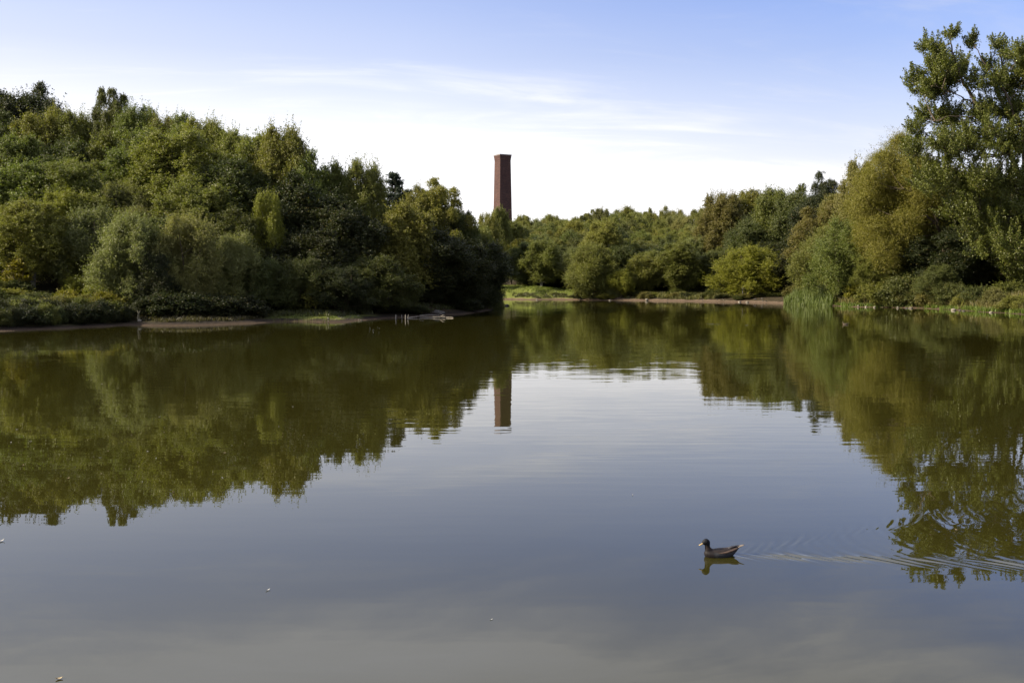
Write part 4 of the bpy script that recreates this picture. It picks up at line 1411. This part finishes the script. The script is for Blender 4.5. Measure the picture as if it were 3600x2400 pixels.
# ------------------------------------------------------------------ ducks
def ell_rings(stations, n=24):
    """stations: (x, z_centre, half_width, half_height_up, half_height_down) -> closed loft"""
    V, Qs, Tt = [], [], []
    for (x, zc_, hw, hu, hd) in stations:
        for j in range(n):
            a_ = 2 * math.pi * j / n
            c, s = math.cos(a_), math.sin(a_)
            V.append((x, hw * c, zc_ + (hu if s > 0 else hd) * s))
    m = len(stations)
    for i in range(m - 1):
        for j in range(n):
            Qs.append((i * n + j, i * n + (j + 1) % n, (i + 1) * n + (j + 1) % n, (i + 1) * n + j))
    V.append((stations[0][0] - 0.001, 0, stations[0][1]))
    V.append((stations[-1][0] + 0.001, 0, stations[-1][1]))
    for j in range(n):
        Tt.append((len(V) - 2, (j + 1) % n, j))
        Tt.append((len(V) - 1, (m - 1) * n + j, (m - 1) * n + (j + 1) % n))
    return V, Qs, Tt


def make_duck(name, loc, head, label, scale=1.0, pale=False):
    root = empty(name, loc, head)          # local +X is forward
    root.scale = (scale,) * 3
    # body with neck and head: two lofts fused into one skin by a voxel remesh
    body = [(-0.235, 0.092, 0.006, 0.004, 0.004), (-0.215, 0.082, 0.022, 0.010, 0.014), (-0.18, 0.066, 0.045, 0.020, 0.034), (-0.13, 0.044, 0.070, 0.038, 0.060), (-0.07, 0.030, 0.086, 0.054, 0.072),
            (0.0, 0.024, 0.092, 0.060, 0.080), (0.06, 0.022, 0.088, 0.058, 0.080), (0.11, 0.024, 0.076, 0.052, 0.072), (0.15, 0.030, 0.056, 0.042, 0.058), (0.178, 0.034, 0.034, 0.028, 0.038), (0.19, 0.036, 0.010, 0.010, 0.014)]
    V, Qs, Tt = ell_rings(body)
    bm = bmesh.new()
    vs = [bm.verts.new(v) for v in V]
    for f in Qs + Tt:
        bm.faces.new([vs[i] for i in f])
    # neck + head as spheres along a path, dense enough to fuse
    path = [(0.125, 0.045, 0.050), (0.140, 0.065, 0.042), (0.149, 0.085, 0.034), (0.153, 0.105, 0.030), (0.155, 0.122, 0.030), (0.157, 0.140, 0.033), (0.162, 0.157, 0.0375), (0.172, 0.166, 0.037), (0.186, 0.162, 0.031), (0.198, 0.157, 0.024)]
    for i in range(len(path) - 1):
        for k_ in range(3):
            u = k_ / 3
            x, z, r = [path[i][q_] * (1 - u) + path[i + 1][q_] * u for q_ in range(3)]
            bmesh.ops.create_icosphere(bm, subdivisions=3, radius=r, matrix=Matrix.Translation((x, 0, z)) @ Matrix.Diagonal((1, 0.86, 1, 1)))
    me0 = bpy.data.meshes.new("duck_raw")
    bm.to_mesh(me0)
    bm.free()
    tmp = bpy.data.objects.new("duck_raw", me0)
    COL.objects.link(tmp)
    r_ = tmp.modifiers.new("r", 'REMESH')
    r_.mode = 'VOXEL'
    r_.voxel_size = 0.006
    sm = tmp.modifiers.new("s", 'SMOOTH')
    sm.factor = 0.6
    sm.iterations = 5
    dg = bpy.context.evaluated_depsgraph_get()
    me = bpy.data.meshes.new_from_object(tmp.evaluated_get(dg))
    bpy.data.objects.remove(tmp)
    bpy.data.meshes.remove(me0)
    me.name = "duck_body"
    me.polygons.foreach_set('use_smooth', [True] * len(me.polygons))
    me.materials.clear()
    me.materials.append(DUCKM_P if pale else DUCKM)
    link('body', me, root)
    # wings folded on the back
    for s in (-1, 1):
        st = [(-0.205, 0.084, 0.004, 0.003, 0.003), (-0.17, 0.078, 0.018, 0.006, 0.008), (-0.11, 0.062, 0.030, 0.011, 0.022), (-0.04, 0.050, 0.034, 0.014, 0.032), (0.03, 0.046, 0.030, 0.013, 0.030), (0.08, 0.044, 0.018, 0.009, 0.020), (0.10, 0.044, 0.005, 0.004, 0.006)]
        V, Qs, Tt = ell_rings(st, 14)
        V = [(x, y + s * (0.056 - 0.15 * max(0, -x - 0.05)), z) for (x, y, z) in V]
        link('wing', mesh_np("wing", V, Qs, Tt, smooth=True, mat=WINGM), root)
    # dark folded wing tips above the tail, tail
    V, Qs, Tt = ell_rings([(-0.225, 0.104, 0.004, 0.002, 0.002), (-0.19, 0.100, 0.014, 0.006, 0.006), (-0.14, 0.092, 0.024, 0.009, 0.012), (-0.09, 0.080, 0.016, 0.006, 0.01)], 12)
    link('wing_tips', mesh_np("wing_tips", V, Qs, Tt, smooth=True, mat=DARKF), root)
    V, Qs, Tt = ell_rings([(-0.285, 0.108, 0.016, 0.002, 0.002), (-0.26, 0.101, 0.024, 0.004, 0.004), (-0.22, 0.088, 0.024, 0.008, 0.010), (-0.18, 0.074, 0.018, 0.008, 0.010)], 12)
    link('tail', mesh_np("tail", V, Qs, Tt, smooth=True, mat=TAILM), root)
    # bill: flattened, dipping forwards
    V, Qs, Tt = ell_rings([(0.194, 0.158, 0.013, 0.017, 0.012), (0.210, 0.149, 0.0125, 0.012, 0.010), (0.228, 0.140, 0.0120, 0.0075, 0.0075), (0.244, 0.134, 0.0125, 0.0055, 0.006), (0.254, 0.131, 0.009, 0.004, 0.004)], 14)
    link('bill', mesh_np("bill", V, Qs, Tt, smooth=True, mat=BILLM), root)
    for s in (-1, 1):
        bm = bmesh.new()
        bmesh.ops.create_uvsphere(bm, u_segments=12, v_segments=8, radius=0.0042, matrix=Matrix.Translation((0.181, s * 0.0285, 0.170)))
        e = bpy.data.meshes.new("eye")
        bm.to_mesh(e)
        bm.free()
        e.materials.append(EYEM)
        link('eye', e, root)
    tag(root, label, 'duck')
    return root


def duck_material(name, headc, neckc, breast, flank, back):
    m, t, b = mat(name, flank, 0.7, 0.25)
    tcn = t.new('ShaderNodeTexCoord')
    o3 = t.new('ShaderNodeSeparateXYZ', ins={0: tcn.outputs['Object']})
    xx, yy, zz = o3.outputs
    nz = t.noise(t.vmath('MULTIPLY', tcn.outputs['Object'], (40, 60, 90)), 1.0, 4, 0.6).outputs['Fac']
    c = t.mix(t.mapr(nz, 0.35, 0.65), rgba(flank), rgba([q * 0.72 for q in flank]))
    bk = t.mix(t.mapr(nz, 0.40, 0.60), rgba(back), rgba([q * 1.9 for q in back]))
    c = t.mix(t.mapr(zz, 0.046, 0.060), c, bk)
    c = t.mix(t.mapr(xx, 0.085, 0.115), c, rgba(breast))
    c = t.mix(t.mapr(zz, 0.078, 0.092), c, rgba(neckc))
    c2 = t.mix(t.mapr(zz, 0.118, 0.134), rgba(neckc), rgba(headc))
    c = t.mix(t.math('MULTIPLY', t.mapr(zz, 0.112, 0.116), t.mapr(xx, 0.06, 0.08)), c, c2)
    # dark stern
    c = t.mix(t.math('MULTIPLY', t.mapr(xx, -0.12, -0.16), t.mapr(zz, 0.085, 0.07)), c, rgba((0.02, 0.015, 0.018)))
    t.put(b.inputs['Base Color'], c)
    return m


DUCKM = duck_material("duck_plumage", (0.0020, 0.0023, 0.0046), (0.0149, 0.0086, 0.0066), (0.0046, 0.0026, 0.0033), (0.0248, 0.0248, 0.0271), (0.0086, 0.0056, 0.0050))
DUCKM_P = duck_material("brown_duck_plumage", (0.0780, 0.0660, 0.0360), (0.0780, 0.0600, 0.0360), (0.0720, 0.0510, 0.0330), (0.0780, 0.0600, 0.0420), (0.0420, 0.0330, 0.0240))
WINGM = noisy("wing_feathers", (0.0108, 0.0072, 0.0066), (0.0780, 0.0480, 0.0330), 30, 0.7, 0.3, 0.002, stretch=(0.6, 2.5, 2.5))
DARKF = noisy("dark_feathers", (0.0072, 0.0066, 0.0108), (0.0180, 0.0156, 0.0210), 40, 0.6, 0.4)
TAILM = noisy("tail_feathers", (0.0165, 0.0121, 0.0110), (0.1760, 0.1430, 0.1155), 26, 0.7, 0.3, stretch=(0.3, 4, 1))
BILLM = noisy("bill_horn", (0.1860, 0.1178, 0.0434), (0.2604, 0.1860, 0.0744), 20, 0.4, 0.5)
EYEM, _, _ = mat("eye", (0.01, 0.008, 0.006), 0.1, 0.6)
make_duck('duck', (DUCK.x, DUCK.y, 0.004), HEAD, "dark-headed mallard with a yellow bill swimming left across the open foreground water", 1.0)
make_duck('duck', (FARDUCK.x, FARDUCK.y, 0.004), math.radians(178), "tiny brown duck swimming far off in front of the right bank", 0.95, True)

# ------------------------------------------------------------------ leaves and feathers afloat
LEAFY = noisy("dead_leaf", (0.2772, 0.2244, 0.1320), (0.1980, 0.1320, 0.0660), 20, 0.6, 0.3)
FEATH = noisy("white_feather", (0.3844, 0.3720, 0.3410), (0.4836, 0.4712, 0.4464), 20, 0.7, 0.3)


def leaf_obj(mesh_name, L, Wd, mat_, curl):
    V, Qs = [], []
    n = 9
    for i in range(n):
        u = i / (n - 1)
        wv = Wd * math.sin(math.pi * u ** 0.8) * 0.5 + 0.0006
        z = curl * (2 * u - 1) ** 2 * L
        for k_, s in enumerate((-1, 0, 1)):
            V.append((L * (u - 0.5), s * wv, z + 0.003 + abs(s) * curl * Wd))
    for i in range(n - 1):
        for k_ in range(2):
            a_ = i * 3 + k_
            Qs.append((a_, a_ + 3, a_ + 4, a_ + 1))
    nv_ = len(V)
    V += [(x, y, z - 0.0012) for (x, y, z) in V]
    Qs += [tuple(q_ + nv_ for q_ in reversed(f)) for f in Qs]
    return mesh_np(mesh_name, V, Qs, smooth=True, mat=mat_)


LM = [leaf_obj("floating_leaf", 0.07, 0.045, LEAFY, 0.16), leaf_obj("floating_leaf", 0.06, 0.04, LEAFY, 0.3)]
FM = leaf_obj("feather", 0.075, 0.02, FEATH, 0.22)
for (px, py, sc, m_, lb, nm, ct_) in [(208, 2386, 0.75, LM[0], "brownish leaf floating alone near the bottom left corner of the photo", 'floating_leaf', 'leaf'),
                                      (942, 2074, 0.7, FM, "small white feather floating in the open water left of centre", 'feather', 'feather'),
                                      (3, 1903, 1.3, FM, "white feather on the water cut by the photo's left edge", 'feather', 'feather'),
                                      (1727, 2177, 0.4, FM, "faint pale feather on the open water below the centre", 'feather', 'feather'),
                                      (3362, 1865, 0.8, LM[1], "pale leaf floating inside the poplar's reflection", 'floating_leaf', 'leaf'),
                                      (2224, 1740, 0.45, FM, "faint white speck of feather in the middle of the bright water", 'feather', 'feather')]:
    q = ground(px, py)
    o = link(nm, m_)
    o.location = (q.x, q.y, 0.001)
    o.rotation_euler = (0, 0, PR.uniform(0, 3.1))
    o.scale = (sc,) * 3
    tag(o, lb, ct_)
for (px, py) in [(60, 1510), (38, 1556), (108, 1552), (380, 1585), (330, 1608), (352, 1609), (81, 1636), (357, 1666), (240, 1682), (500, 1694), (640, 1605), (695, 1625), (790, 1592), (678, 1584), (783, 1680),
                 (610, 1731), (577, 1521), (463, 1531), (358, 1350), (548, 1612), (433, 1243), (560, 1465), (520, 1587), (860, 1560), (980, 1500), (1030, 1430)]:
    q = ground(px, py)
    o = link('floating_leaf', PR.choice(LM + [FM]))
    o.location = (q.x, q.y, 0.001)
    o.rotation_euler = (0, 0, PR.uniform(0, 3.1))
    s_ = PR.uniform(0.5, 0.85)
    o.scale = (s_,) * 3
    tag(o, "tiny pale leaf floating on the dark reflection of the left hill", 'leaf', "specks of leaf floating on the left hill's reflection")

print("objects", len(bpy.data.objects))
